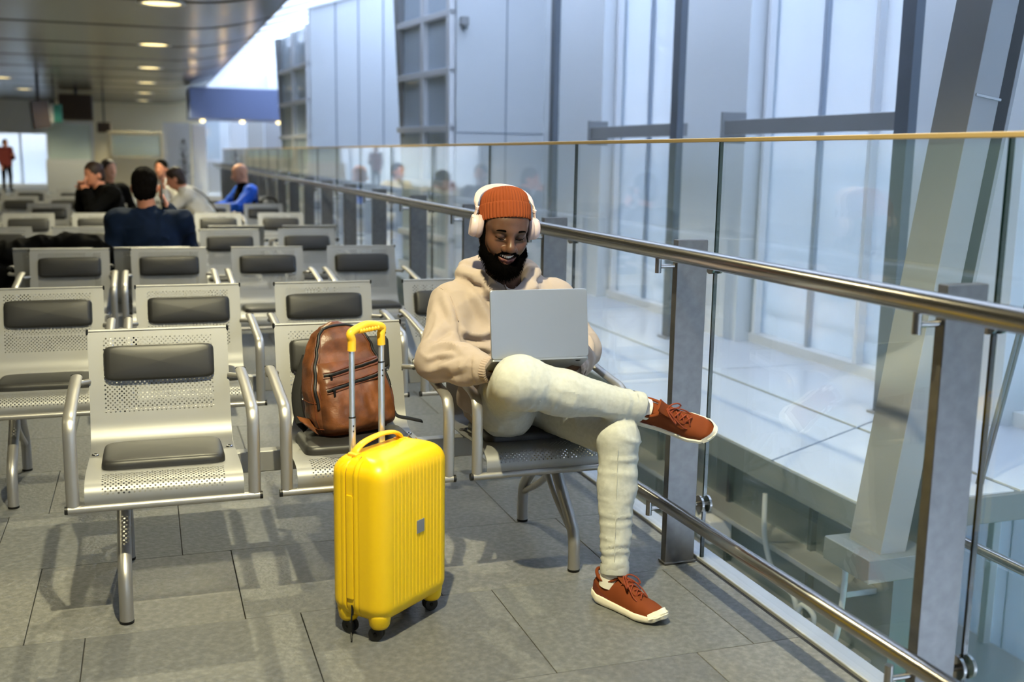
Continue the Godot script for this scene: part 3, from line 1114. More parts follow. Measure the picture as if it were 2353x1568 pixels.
# ---------------------------------------------------------------- railing
func build_railing() -> void:
	var t := thing("glass_railing", "stainless steel railing of flat posts, round rails and tall glass panes along the walkway edge", "railing", Vector3(0, 0, 0))
	var hr := MB.new()
	hr.tube(P3([Vector3(1.605, 1.100, 0.6), Vector3(1.605, 1.100, -10.0), Vector3(1.605, 1.090, -27.5)]), 0.0265, 28)
	part("handrail", hr, M["rail_steel"], t)
	var lr := MB.new()
	lr.tube(P3([Vector3(1.605, 0.325, 0.6), Vector3(1.605, 0.256, -3.22), Vector3(1.605, 0.25, -3.5), Vector3(1.605, 0.25, -27.5)]), 0.0215, 24)
	part("lower_rail", lr, M["rail_steel"], t)
	var cap := MB.new()
	cap.box(Vector3(1.821, 1.466, -13.5), Vector3(0.020, 0.014, 28.6), 0.003)
	part("top_cap", cap, M["brass_cap"], t)
	var post := bx(Vector3(1.723, 0.568, 0), Vector3(0.114, 1.136, 0.034), 0.003).mesh()
	var plate := bx(Vector3(1.723, 0.006, 0), Vector3(0.124, 0.008, 0.05), 0.002).mesh()
	var bracket := MB.new()
	bracket.tube(P3([Vector3(1.668, 0, 0), Vector3(1.605, 0, 0)]), 0.0075, 12)
	bracket.tube(P3([Vector3(1.605, 0.035, 0), Vector3(1.605, -0.022, 0)]), 0.0105, 14)
	var bm := bracket.mesh()
	var clamp_ := MB.new()
	clamp_.tube(P3([Vector3(1.778, 0, 0), Vector3(1.835, 0, 0)]), 0.0085, 12)
	for x in [1.802, 1.832]:
		clamp_.tube(P3([Vector3(x - 0.004, 0, 0), Vector3(x + 0.004, 0, 0)]), 0.030, 24)
	var cmesh := clamp_.mesh()
	var pane := bx(Vector3(1.8205, 0.715, 0), Vector3(0.012, 1.49, 1.272)).mesh()
	var edge := bx(Vector3(1.8205, 0.715, 0), Vector3(0.0125, 1.49, 0.005)).mesh()
	for k in range(-2, 19):
		var z := -3.21 - 1.28 * k
		var p := part("post", post, M["steel"], t)
		p.position.z = z
		part("base_plate", plate, M["steel"], p)
		for y in [1.048, 0.205]:
			part("bracket", bm, M["rail_steel"], p).position.y = y
			part("glass_clamp", cmesh, M["rail_steel"], p).position.y = y
		var g := part("glass_pane", pane, M["glass"], t)
		g.position.z = z - 0.64
		for s in [-0.6385, 0.6385]:
			part("polished_edge", edge, M["glass_edge"], g).position.z = s

# ---------------------------------------------------------------- benches
func seat_profile() -> PackedVector2Array:
	# (z, y) from the front bar up the seat and the back
	var c := smooth([Vector3(0.302, 0.383, 0), Vector3(0.306, 0.405, 0), Vector3(0.298, 0.430, 0), Vector3(0.270, 0.447, 0), Vector3(0.20, 0.452, 0), Vector3(0.08, 0.446, 0), Vector3(-0.03, 0.440, 0), Vector3(-0.10, 0.441, 0), Vector3(-0.145, 0.455, 0), Vector3(-0.172, 0.487, 0), Vector3(-0.190, 0.54, 0), Vector3(-0.215, 0.63, 0), Vector3(-0.243, 0.73, 0), Vector3(-0.264, 0.806, 0)], 10)
	var r := PackedVector2Array()
	for p in c:
		r.append(Vector2(p.x, p.y))
	return r

func perforated_shell() -> ArrayMesh:
	var prof := seat_profile()
	var acc := PackedFloat32Array([0.0])
	for i in range(1, prof.size()):
		acc.append(acc[i - 1] + prof[i].distance_to(prof[i - 1]))
	var total := acc[acc.size() - 1]
	var at := func(s: float) -> Array:
		var i := 0
		while i < acc.size() - 2 and acc[i + 1] < s:
			i += 1
		var u := (s - acc[i]) / maxf(acc[i + 1] - acc[i], 1e-6)
		var p := prof[i].lerp(prof[i + 1], u)
		var t0 := (prof[mini(i + 1, prof.size() - 1)] - prof[maxi(i - 1, 0)]).normalized()
		var t1 := (prof[mini(i + 2, prof.size() - 1)] - prof[i]).normalized()
		var t := t0.lerp(t1, u).normalized()
		return [p, Vector2(t.y, -t.x)]   # normal: up / forward
	var mb := MB.new()
	var half := 0.224
	var hu := 0.182
	var pu := 0.0146
	var rowh := 0.0074
	var zones := [[0.032, 0.032 + rowh * 14], [total - 0.022 - rowh * 34, total - 0.022]]
	var cache := {}
	var pos := func(u: float, s: float, side: int) -> Array:
		var key := "%.5f" % s
		if not cache.has(key):
			cache[key] = at.call(s)
		var q: Array = cache[key]
		var p: Vector2 = q[0]
		var nn: Vector2 = q[1]
		var off := 0.0 if side > 0 else -0.0028
		return [Vector3(u, p.y + nn.y * off, p.x + nn.x * off), Vector3(0, nn.y, nn.x) * side]
	for side in [1, -1]:
		# plain parts: strips in s
		var ss := PackedFloat32Array()
		var s := 0.0
		while s < total:
			ss.append(s)
			s += 0.008
		ss.append(total)
		var strip := func(u0: float, u1: float, s0: float, s1: float) -> void:
			var n := maxi(1, int(ceil((s1 - s0) / 0.008)))
			var prev := []
			for k in n + 1:
				var sv := lerpf(s0, s1, float(k) / n)
				var a: Array = pos.call(u0, sv, side)
				var b: Array = pos.call(u1, sv, side)
				var ids := [mb.vert(a[0], a[1]), mb.vert(b[0], b[1])]
				if k > 0:
					mb.quad(prev[0], prev[1], ids[1], ids[0])
				prev = ids
		strip.call(-half, -hu, 0.0, total)
		strip.call(hu, half, 0.0, total)
		strip.call(-hu, hu, 0.0, zones[0][0])
		strip.call(-hu, hu, zones[0][1], zones[1][0])
		strip.call(-hu, hu, zones[1][1], total)
		for zn in zones:
			var rows := int(round((zn[1] - zn[0]) / rowh))
			for r in rows:
				var s0: float = zn[0] + rowh * r
				var sm := s0 + rowh / 2
				var s1 := s0 + rowh
				var shift := 0.0 if r % 2 == 0 else pu / 2
				var u := -hu + shift
				if shift > 0.0:
					strip.call(-hu, u, s0, s1)
				while u + pu <= hu + 1e-5:
					var um := u + pu / 2
					var ue := u + pu
					var outer := [[ue, sm], [ue, s1], [um, s1], [u, s1], [u, sm], [u, s0], [um, s0], [ue, s0]]
					var oi := []
					var ii := []
					for k in 8:
						var a: Array = pos.call(outer[k][0], outer[k][1], side)
						oi.append(mb.vert(a[0], a[1]))
						var th := TAU * k / 8.0
						var b: Array = pos.call(um + cos(th) * 0.0031, sm + sin(th) * 0.0031, side)
						ii.append(mb.vert(b[0], b[1]))
					for k in 8:
						var kn := (k + 1) % 8
						mb.quad(oi[k], oi[kn], ii[kn], ii[k])
					u += pu
				if u < hu - 1e-5:
					strip.call(u, hu, s0, s1)
	# rim
	for e in [-half, half]:
		var n := int(total / 0.008)
		var prev := []
		for k in n + 1:
			var sv := total * k / n
			var a: Array = pos.call(e, sv, 1)
			var b: Array = pos.call(e, sv, -1)
			var nn := Vector3(signf(e), 0, 0)
			var ids := [mb.vert(a[0], nn), mb.vert(b[0], nn)]
			if k > 0:
				mb.quad(prev[0], prev[1], ids[1], ids[0])
			prev = ids
	# rolled top edge
	var tp: Array = pos.call(0.0, total, 1)
	mb.tube(P3([Vector3(-half, tp[0].y, tp[0].z - 0.004), Vector3(half, tp[0].y, tp[0].z - 0.004)]), 0.006, 12)
	return mb.mesh()

# cushion: rounded slab laid on a line in the (z, y) plane, centre, size (x, along, thick), tilt
func cushion(w: float, l: float, h: float, crown: float) -> ArrayMesh:
	var mb := MB.new()
	var rows := []
	var prof := [[-1.0, 0.0], [-1.0, 0.35], [-0.985, 0.62], [-0.94, 0.84], [-0.86, 0.95], [-0.7, 1.0], [-0.35, 1.0], [0.0, 1.0]]
	var n := 56
	for q in [[1.0, 0.0], [1.0, 0.4], [0.994, 0.66], [0.975, 0.85], [0.94, 0.96], [0.88, 1.0], [0.70, 1.0], [0.40, 1.0], [0.02, 1.0]]:
		var line := PackedVector3Array()
		for k in n:
			var a := TAU * k / n
			# rounded rectangle
			var cx := signf(cos(a)) * pow(absf(cos(a)), 0.22)
			var cy := signf(sin(a)) * pow(absf(sin(a)), 0.22)
			var sx: float = w / 2 - (1.0 - q[0]) * w / 2
			var sy: float = l / 2 - (1.0 - q[0]) * l / 2
			var x: float = cx * sx
			var y: float = cy * sy
			var hh: float = h * q[1]
			if q[1] > 0.8:
				hh += crown * sqrt(maxf(0.0, (1.0 - pow(absf(x / (w / 2)), 4.0)) * (1.0 - pow(absf(y / (l / 2)), 2.0))))
			line.append(Vector3(x, hh, y))
		rows.append(line)
	mb.grid(rows, true, 0, false, true)
	return mb.mesh()

var shell_mesh: ArrayMesh
var bar_mesh: ArrayMesh
var cap_mesh: ArrayMesh
var cornercap_mesh: ArrayMesh
var arm_mesh: ArrayMesh
var armcap_mesh: ArrayMesh
var pad_mesh: ArrayMesh
var backpad_mesh: ArrayMesh
var bolt_mesh: ArrayMesh
var leg_mesh: ArrayMesh
var legfoot_mesh: ArrayMesh

func seat_meshes() -> void:
	shell_mesh = perforated_shell()
	var b := MB.new()
	b.tube(P3([Vector3(-0.272, 0.376, 0.300), Vector3(0.272, 0.376, 0.300)]), 0.0115, 16)
	bar_mesh = b.mesh()
	var c := MB.new()
	c.tube(P3([Vector3(-0.0045, 0.376, 0.300), Vector3(0.0045, 0.376, 0.300)]), 0.0122, 14)
	cap_mesh = c.mesh()
	cornercap_mesh = bx(Vector3(0, 0.804, -0.268), Vector3(0.008, 0.020, 0.016), 0.003).mesh()
	var a := MB.new()
	var path := smooth([Vector3(0, 0.380, 0.298), Vector3(0, 0.48, 0.299), Vector3(0, 0.575, 0.298), Vector3(0, 0.618, 0.288), Vector3(0, 0.641, 0.258), Vector3(0, 0.653, 0.16), Vector3(0, 0.672, 0.0), Vector3(0, 0.680, -0.13)], 7)
	a.tube(path, 0.0175, 18, true, Vector2(1.05, 0.62), Vector3.RIGHT)
	arm_mesh = a.mesh()
	var k := MB.new()
	k.box(Vector3(0, 0.6805, -0.134), Vector3(0.034, 0.020, 0.010), 0.004)
	k.tube(P3([Vector3(0.0, 0.668, -0.10), Vector3(0.0, 0.645, -0.18)]), 0.006, 8)
	armcap_mesh = k.mesh()
	pad_mesh = cushion(0.364, 0.280, 0.024, 0.014)
	backpad_mesh = cushion(0.352, 0.118, 0.022, 0.012)
	var bo := MB.new()
	bo.lathe(PackedVector2Array([Vector2(0.011, 0.0), Vector2(0.0105, 0.003), Vector2(0.006, 0.0045), Vector2(0.005, 0.002), Vector2(0.001, 0.002)]), 16, Transform3D(Basis(), Vector3(0, 0.4405, -0.05)))
	bolt_mesh = bo.mesh()
	var lg := MB.new()
	lg.tube(smooth([Vector3(0, 0.37, 0.03), Vector3(0, 0.30, 0.085), Vector3(0, 0.215, 0.175), Vector3(0, 0.165, 0.232), Vector3(0, 0.125, 0.258), Vector3(0, 0.07, 0.265), Vector3(0, 0.006, 0.265)], 6), 0.0205, 20)
	lg.tube(smooth([Vector3(0, 0.37, -0.05), Vector3(0, 0.30, -0.11), Vector3(0, 0.215, -0.19), Vector3(0, 0.165, -0.242), Vector3(0, 0.125, -0.264), Vector3(0, 0.07, -0.27), Vector3(0, 0.006, -0.27)], 6), 0.0205, 20)
	leg_mesh = lg.mesh()
	var br := MB.new()
	br.tube(P3([Vector3(0, 0.37, 0.0), Vector3(0, 0.255, 0.0)]), 0.014, 14)
	br.tube(smooth([Vector3(0, 0.275, 0.0), Vector3(0, 0.245, 0.03), Vector3(0, 0.19, 0.12), Vector3(0, 0.125, 0.250)], 6), 0.0125, 12)
	br.tube(smooth([Vector3(0, 0.275, 0.0), Vector3(0, 0.245, -0.03), Vector3(0, 0.19, -0.12), Vector3(0, 0.125, -0.256)], 6), 0.0125, 12)
	legfoot_mesh = br.mesh()

func bench(label: String, x0: float, z: float, centres: Array, facing := 0.0, legs := []) -> Node3D:
	var t := thing("airport_bench", label, "bench", Vector3(x0, 0, z), facing, "waiting benches on the walkway")
	var lo: float = centres.min()
	var hi: float = centres.max()
	part("beam", bx(Vector3((lo + hi) / 2, 0.400, 0), Vector3(hi - lo + 0.42, 0.070, 0.048), 0.004), M["silver"], t)
	if legs.is_empty():
		legs = [lo - 0.126, hi + 0.105] if centres.size() > 1 else [lo]
	for lx in legs:
		var l := part("leg_frame", leg_mesh, M["silver_tube"], t)
		l.position.x = lx
		part("brace", legfoot_mesh, M["silver_tube"], l)
		for fz in [0.265, -0.27]:
			var f := MB.new()
			f.lathe(PackedVector2Array([Vector2(0.001, 0.0), Vector2(0.021, 0.0), Vector2(0.0212, 0.008), Vector2(0.019, 0.010)]), 16)
			part("foot_cap", f, M["rubber"], l).position = Vector3(0, 0, fz)
	for cx in centres:
		var s := part("seat", shell_mesh, M["silver"], t)
		s.position.x = cx
		part("front_bar", bar_mesh, M["silver_tube"], s)
		for e in [-1, 1]:
			part("end_cap", cap_mesh, M["black_plastic"], s).position.x = e * 0.2745
			part("corner_cap", cornercap_mesh, M["black_plastic"], s).position.x = e * 0.225
			part("bolt", bolt_mesh, M["chrome"], s).position.x = e * 0.207
			var ar := part("armrest", arm_mesh, M["silver_tube"], s)
			ar.position.x = e * 0.256
			var pg := MB.new()
			pg.tube(P3([Vector3(e * 0.222, 0.648, -0.215), Vector3(e * 0.262, 0.648, -0.185)]), 0.009, 10)
			part("armrest_peg", pg, M["silver_tube"], s)
			var ac := part("armrest_cap", armcap_mesh, M["black_plastic"], s)
			ac.position.x = e * 0.256
		var pd := part("seat_cushion", pad_mesh, M["vinyl"], s)
		pd.transform = Transform3D(Basis(Vector3.RIGHT, -0.035), Vector3(0, 0.4455, 0.043))
		var bp := part("back_cushion", backpad_mesh, M["vinyl"], s)
		bp.transform = Transform3D(Basis(Vector3.RIGHT, PI / 2 - 0.27), Vector3(0, 0.700, -0.2333))
	return t

func build_benches() -> void:
	seat_meshes()
	bench("front bench of three silver perforated seats, with the backpack and the seated man on it", 0.0, -3.5, [0.02, 0.628, 1.235], 0.0, [-0.106, 1.34])
	bench("second bench from the front, silver perforated seats right behind the backpack", 0.0, -4.735, [-0.42, 0.161, 0.766, 1.371])
	bench("third bench from the front, silver seats just before the man in navy", 0.0, -6.70, [-0.452, 0.118, 0.715, 1.318])
	bench("bench turned away from us, on which the man in navy sits beside a black coat", 0.0, -7.55, [-0.05, 0.52], PI).position = Vector3(-0.03, 0, -7.30)
	bench("bench of two seats facing us by the railing, fourth row from the front", 0.0, -8.33, [0.60, 1.192])
	bench("bench of two seats turned away, back to back with the fourth row by the railing", 0.98, -9.29, [-0.295, 0.295], PI)
	bench("two seats at the left edge, level with the fourth row, behind the black coat", 0.0, -8.73, [-1.065, -0.478])
	bench("fifth row bench of five seats, half hidden behind the man in navy", 0.0, -10.70, [-1.05, -0.45, 0.10, 0.66, 1.265])
	bench("sixth row bench of five seats, blurred, just before the woman in white", 0.0, -12.62, [-1.02, -0.436, 0.12, 0.69, 1.29])
	bench("seventh row bench, far and blurred, before the man in the blue jacket", 0.0, -14.72, [-1.53, -0.98, -0.36, 0.18, 0.74, 1.33])
	bench("farthest bench, dark and small at the left before the bright doorway", 0.0, -17.2, [-2.2, -1.62, -1.04])

# ---------------------------------------------------------------- yellow suitcase
func rounded_ring(a: float, b: float, r: float, n_front: int, n_side: int, n_arc: int, y: float) -> Array:
	# returns [points, tags]; starts at the front face, running to +x; tag: 0 front, 1 right, 2 back, 3 left, -1 corner
	var pts := PackedVector3Array()
	var tg := []
	r = clampf(r, 0.001, minf(a, b) * 0.98)
	for k in n_front:
		pts.append(Vector3(lerpf(-a + r, a - r, (k + 0.5) / n_front), y, b)); tg.append(0)
	for k in n_arc:
		var th := PI / 2 * (1.0 - (k + 0.5) / n_arc)
		pts.append(Vector3(a - r + cos(th) * r, y, b - r + sin(th) * r)); tg.append(-1)
	for k in n_side:
		pts.append(Vector3(a, y, lerpf(b - r, -b + r, (k + 0.5) / n_side))); tg.append(1)
	for k in n_arc:
		var th := -PI / 2 * (k + 0.5) / n_arc
		pts.append(Vector3(a - r + cos(th) * r, y, -b + r + sin(th) * r)); tg.append(-1)
	for k in 24:
		pts.append(Vector3(lerpf(a - r, -a + r, (k + 0.5) / 24), y, -b)); tg.append(2)
	for k in n_arc:
		var th := -PI / 2 - PI / 2 * (k + 0.5) / n_arc
		pts.append(Vector3(-a + r + cos(th) * r, y, -b + r + sin(th) * r)); tg.append(-1)
	for k in n_side:
		pts.append(Vector3(-a, y, lerpf(-b + r, b - r, (k + 0.5) / n_side))); tg.append(3)
	for k in n_arc:
		var th := PI - PI / 2 * (k + 0.5) / n_arc
		pts.append(Vector3(-a + r + cos(th) * r, y, b - r + sin(th) * r)); tg.append(-1)
	return [pts, tg]

func case_inset(y: float, lo: float, hi: float, r: float) -> float:
	var d := minf(y - lo, hi - y)
	if d >= r:
		return 0.0
	return r - sqrt(maxf(r * r - (r - d) * (r - d), 0.0))

func build_suitcase() -> void:
	var t := thing("suitcase", "yellow hard-shell cabin suitcase with ribbed front and raised telescopic handle", "suitcase", Vector3(0.656, 0, -3.025), deg_to_rad(39.1))
	var a := 0.168
	var b := 0.102
	var lo := 0.055
	var hi := 0.545
	var ys := []
	for k in 12:
		ys.append(lo + 0.055 * (1.0 - cos(PI / 2 * k / 11.0)) + 0.0002)
	for k in range(1, 40):
		ys.append(lerpf(lo + 0.055, hi - 0.055, k / 40.0))
	for k in 12:
		ys.append(hi - 0.055 * (1.0 - sin(PI / 2 * k / 11.0)) - 0.0002)
	var seam := -0.018
	var rows := []
	var put := func(y: float, ins: float) -> void:
		var q := rounded_ring(a - ins, b - ins, 0.048 - ins * 0.6, 240, 34, 9, y)
		var pts: PackedVector3Array = q[0]
		for j in pts.size():
			var p := pts[j]
			if q[1][j] == 0:
				# pressed ribs on the front
				var u := (p.x + 0.112) / 0.0172
				if u > -0.5 and u < 13.5 and y > 0.105 and y < 0.515:
					var f := absf(u - round(u)) * 0.0172
					var fade := smoothstep(0.105, 0.125, y) * (1.0 - smoothstep(0.495, 0.515, y))
					if f < 0.0027:
						p.z -= 0.0028 * fade * (0.5 + 0.5 * cos(PI * f / 0.0027))
			elif q[1][j] == 1 or q[1][j] == 3:
				var dz := absf(p.z - seam)
				var s := signf(p.x)
				if dz < 0.0155:
					p.x -= s * 0.0035
				for line in [seam + 0.030, seam - 0.034]:
					if absf(p.z - line) < 0.003:
						p.x -= s * 0.0018
			pts[j] = p
		rows.append(pts)
	for k in 8:
		var ins := lerpf(b - 0.002, 0.055, k / 8.0)
		(put as Callable).call(lo, ins)
	for y in ys:
		(put as Callable).call(y, case_inset(y, lo, hi, 0.055))
	for k in range(1, 9):
		var ins := lerpf(0.055, b - 0.002, k / 8.0)
		(put as Callable).call(hi + 0.004 * sin(PI / 2 * k / 8.0), ins)
	var body := MB.new()
	body.grid(rows, true, 0, true, true)
	part("shell", body, M["case_yellow"], t)
	# zip channel cover and its dark opening
	for s in [-1, 1]:
		var zc := MB.new()
		var l1 := []
		for k in 21:
			var y := lerpf(0.125, 0.435, k / 20.0)
			l1.append(P3([Vector3(s * (a - 0.0030), y, seam - 0.0125), Vector3(s * (a + 0.0012), y, seam - 0.0105), Vector3(s * (a + 0.0012), y, seam + 0.0105), Vector3(s * (a - 0.0030), y, seam + 0.0125)]))
		zc.grid(l1, false, 0)
		zc.box(Vector3(s * (a - 0.001), 0.28, seam), Vector3(0.004, 0.314, 0.021), 0.001)
		part("zip_cover", zc, M["case_yellow"], t)
		var zg := MB.new()
		for line in [seam - 0.0145, seam + 0.0145]:
			zg.tube(smooth([Vector3(s * (a - 0.030), lo + 0.012, line), Vector3(s * (a - 0.006), lo + 0.04, line), Vector3(s * (a - 0.0032), lo + 0.08, line), Vector3(s * (a - 0.0032), 0.3, line), Vector3(s * (a - 0.0032), hi - 0.08, line), Vector3(s * (a - 0.008), hi - 0.035, line), Vector3(s * (a - 0.040), hi + 0.0005, line)], 8), 0.0014, 6)
		part("zip_seam", zg, M["case_groove"], t)
	var zp := MB.new()
	zp.box(Vector3(-a + 0.006, 0.088, seam + 0.004), Vector3(0.006, 0.034, 0.008), 0.002)
	zp.tube(smooth([Vector3(-a + 0.003, 0.078, seam + 0.004), Vector3(-a - 0.003, 0.05, seam + 0.007), Vector3(-a - 0.001, 0.02, seam + 0.004)], 6), 0.0035, 8, true, Vector2(1.0, 0.5))
	zp.tube(smooth([Vector3(-a - 0.001, 0.02, seam + 0.004), Vector3(-a - 0.010, 0.008, seam + 0.014), Vector3(-a - 0.018, 0.003, seam + 0.02)], 6), 0.0028, 8)
	part("zip_pull", zp, M["zip_black"], t)
	# carry handle on top
	var ch := MB.new()
	ch.tube(smooth([Vector3(-0.118, hi - 0.004, -0.038), Vector3(-0.108, hi + 0.012, -0.038), Vector3(-0.07, hi + 0.027, -0.038), Vector3(0.0, hi + 0.034, -0.038), Vector3(0.06, hi + 0.028, -0.038), Vector3(0.088, hi + 0.014, -0.038), Vector3(0.095, hi - 0.002, -0.038)], 8), 0.011, 14, true, Vector2(0.55, 1.25), Vector3.UP)
	for x in [-0.118, 0.093]:
		ch.box(Vector3(x, hi - 0.001, -0.038), Vector3(0.03, 0.012, 0.034), 0.004)
	part("carry_handle", ch, M["case_grip"], t)
	# telescopic handle
	var px := [-0.080, 0.055]
	var joint := [0.640, 0.785]
	for k in 2:
		var lowp := MB.new()
		lowp.tube(P3([Vector3(px[k], hi - 0.03, -0.078), Vector3(px[k], joint[k], -0.078)]), 0.0118, 16, true, Vector2(1.0, 0.72), Vector3.RIGHT)
		var pole := part("pole_sleeve", lowp, M["pole_alu"], t)
		var c := MB.new()
		c.tube(P3([Vector3(px[k], joint[k] - 0.001, -0.078), Vector3(px[k], joint[k] + 0.003, -0.078)]), 0.0122, 16, true, Vector2(1.0, 0.74), Vector3.RIGHT)
		part("collar", c, M["black_plastic"], pole)
		for dy in [0.024, 0.040]:
			var rv := MB.new()
			rv.sphere(Vector3(px[k] - 0.004, joint[k] - dy, -0.078 + 0.0080), Vector3(0.0028, 0.0028, 0.0012), Basis(), 6, 10)
			part("rivet", rv, M["black_plastic"], pole)
		var up := MB.new()
		up.tube(P3([Vector3(px[k], joint[k] - 0.01, -0.078), Vector3(px[k], 0.862, -0.078)]), 0.0098, 16, true, Vector2(1.0, 0.72), Vector3.RIGHT)
		part("pole", up, M["pole_alu"], t)
	var g := MB.new()
	g.tube(smooth([Vector3(px[0], 0.838, -0.078), Vector3(px[0] + 0.001, 0.868, -0.078), Vector3(px[0] - 0.004, 0.889, -0.078), Vector3(px[0] + 0.022, 0.899, -0.078), Vector3(-0.012, 0.906, -0.078), Vector3(px[1] - 0.022, 0.899, -0.078), Vector3(px[1] + 0.004, 0.889, -0.078), Vector3(px[1] - 0.001, 0.868, -0.078), Vector3(px[1], 0.838, -0.078)], 8), 0.0128, 18, true, Vector2(1.0, 0.95))
	for k in 7:
		g.sphere(Vector3(lerpf(-0.05, 0.028, k / 6.0), 0.894, -0.074), Vector3(0.0062, 0.0085, 0.0128), Basis(), 8, 12)
	part("grip", g, M["case_grip"], t)
	# badge
	part("badge", bx(Vector3(0.012, 0.318, b + 0.0004), Vector3(0.036, 0.040, 0.004), 0.001), M["badge"], t)
	# wheels
	for sx in [-1, 1]:
		for sz in [-1, 1]:
			var h := MB.new()
			h.lathe(PackedVector2Array([Vector2(0.001, 0.036), Vector2(0.024, 0.036), Vector2(0.030, 0.046), Vector2(0.034, 0.07), Vector2(0.036, 0.10), Vector2(0.001, 0.10)]), 20, Transform3D(Basis(), Vector3(sx * 0.126, 0.004, sz * 0.058)))
			part("wheel_housing", h, M["case_yellow"], t)
			var w := Node3D.new()
			var turn := Basis(Vector3.UP, 0.5 + 0.35 * sx + 0.2 * sz)
			var wm := MB.new()
			for e in [-0.0085, 0.0085]:
				wm.lathe(PackedVector2Array([Vector2(0.001, -0.007), Vector2(0.019, -0.007), Vector2(0.0215, -0.005), Vector2(0.0220, 0.0), Vector2(0.0215, 0.005), Vector2(0.019, 0.007), Vector2(0.001, 0.007)]), 24, Transform3D(turn * Basis(Vector3(0, 0, 1), PI / 2), Vector3(sx * 0.130, 0.022, sz * 0.050) + turn * Vector3(e, 0, 0)))
			var wp := part("wheel", wm, M["rubber"], t)
			var fk := MB.new()
			fk.box(Vector3(sx * 0.128, 0.034, sz * 0.054), Vector3(0.026, 0.018, 0.030), 0.006, turn)
			part("fork", fk, M["black_plastic"], wp)
			var hb := MB.new()
			hb.sphere(Vector3(sx * 0.130, 0.022, sz * 0.050) + turn * Vector3(0.0162, 0, 0), Vector3(0.0022, 0.006, 0.006), turn, 6, 12)
			hb.sphere(Vector3(sx * 0.130, 0.022, sz * 0.050) - turn * Vector3(0.0162, 0, 0), Vector3(0.0022, 0.006, 0.006), turn, 6, 12)
			part("hub", hb, M["pull_metal"], wp)

# ---------------------------------------------------------------- leather backpack
var bag_noise: FastNoiseLite

func bag_w(h: float) -> float:
	return lerp_table([[0.0, 0.128], [0.03, 0.150], [0.08, 0.161], [0.16, 0.158], [0.24, 0.145], [0.30, 0.125], [0.345, 0.095], [0.375, 0.058], [0.392, 0.012]], h)

func bag_d(h: float) -> float:
	return lerp_table([[0.0, 0.070], [0.04, 0.082], [0.12, 0.082], [0.22, 0.070], [0.31, 0.055], [0.36, 0.036], [0.392, 0.006]], h)

func bag_pt(h: float, ang: float, off := 0.0) -> Vector3:
	var w := bag_w(h) + off
	var d := bag_d(h) + off
	var c := cos(ang)
	var s := sin(ang)
	var p := Vector3(signf(c) * pow(absf(c), 0.55) * w, h, signf(s) * pow(absf(s), 0.62) * d)
	p.z += -0.02 - 0.30 * maxf(h - 0.05, 0.0) * lerp_table([[0.0, 0.6], [0.4, 1.0]], h)
	# a soft bag: dents and folds
	var q := p * 9.0
	var dent := bag_noise.get_noise_3d(q.x, q.y, q.z) * 0.011 + bag_noise.get_noise_3d(q.x * 2.7, q.y * 1.6, q.z * 2.7) * 0.004
	# sag below the top on the front
	if s > 0.0:
		dent -= 0.016 * exp(-pow((h - 0.285) / 0.045, 2.0)) * s * (1.0 - 0.5 * absf(c))
		dent += 0.006 * exp(-pow((h - 0.345) / 0.02, 2.0)) * s
	var o := Vector3(c, 0.1, s).normalized()
	p += o * dent * smoothstep(0.0, 0.05, h)
	return p

func pocket_pt(u: float, h: float, off := 0.0) -> Vector3:
	# u -1..1 across, h height; bulges forward of the body
	var x := u * lerp_table([[0.0, 0.128], [0.05, 0.140], [0.2, 0.132], [0.26, 0.118]], h)
	var ang := acos(clampf(signf(u) * pow(absf(x) / maxf(bag_w(h), 0.01), 1.8), -0.985, 0.985))
	var base := bag_pt(h, ang)
	var edge := minf(1.0, (1.0 - absf(u)) / 0.16)
	edge = sqrt(maxf(0.0, 1.0 - (1.0 - edge) * (1.0 - edge)))
	var vert := minf(minf(1.0, (h - 0.012) / 0.03), (0.262 - h) / 0.02)
	vert = sqrt(maxf(0.0, 1.0 - (1.0 - vert) * (1.0 - vert)))
	var bulge: float = 0.030 * lerp_table([[0.0, 0.8], [0.08, 1.1], [0.17, 0.75], [0.185, 0.62], [0.20, 0.8], [0.235, 0.55], [0.27, 0.3]], h) * edge * clampf(vert, 0.0, 1.0)
	var q := Vector3(x, h, 0.3) * 16.0
	bulge += (bag_noise.get_noise_3d(q.x, q.y, q.z) * 0.006 + bag_noise.get_noise_3d(q.x * 2.3, q.y * 1.3 + 4.0, q.z) * 0.003) * edge * clampf(vert, 0.0, 1.0)
	return Vector3(x, h, base.z + bulge + off)

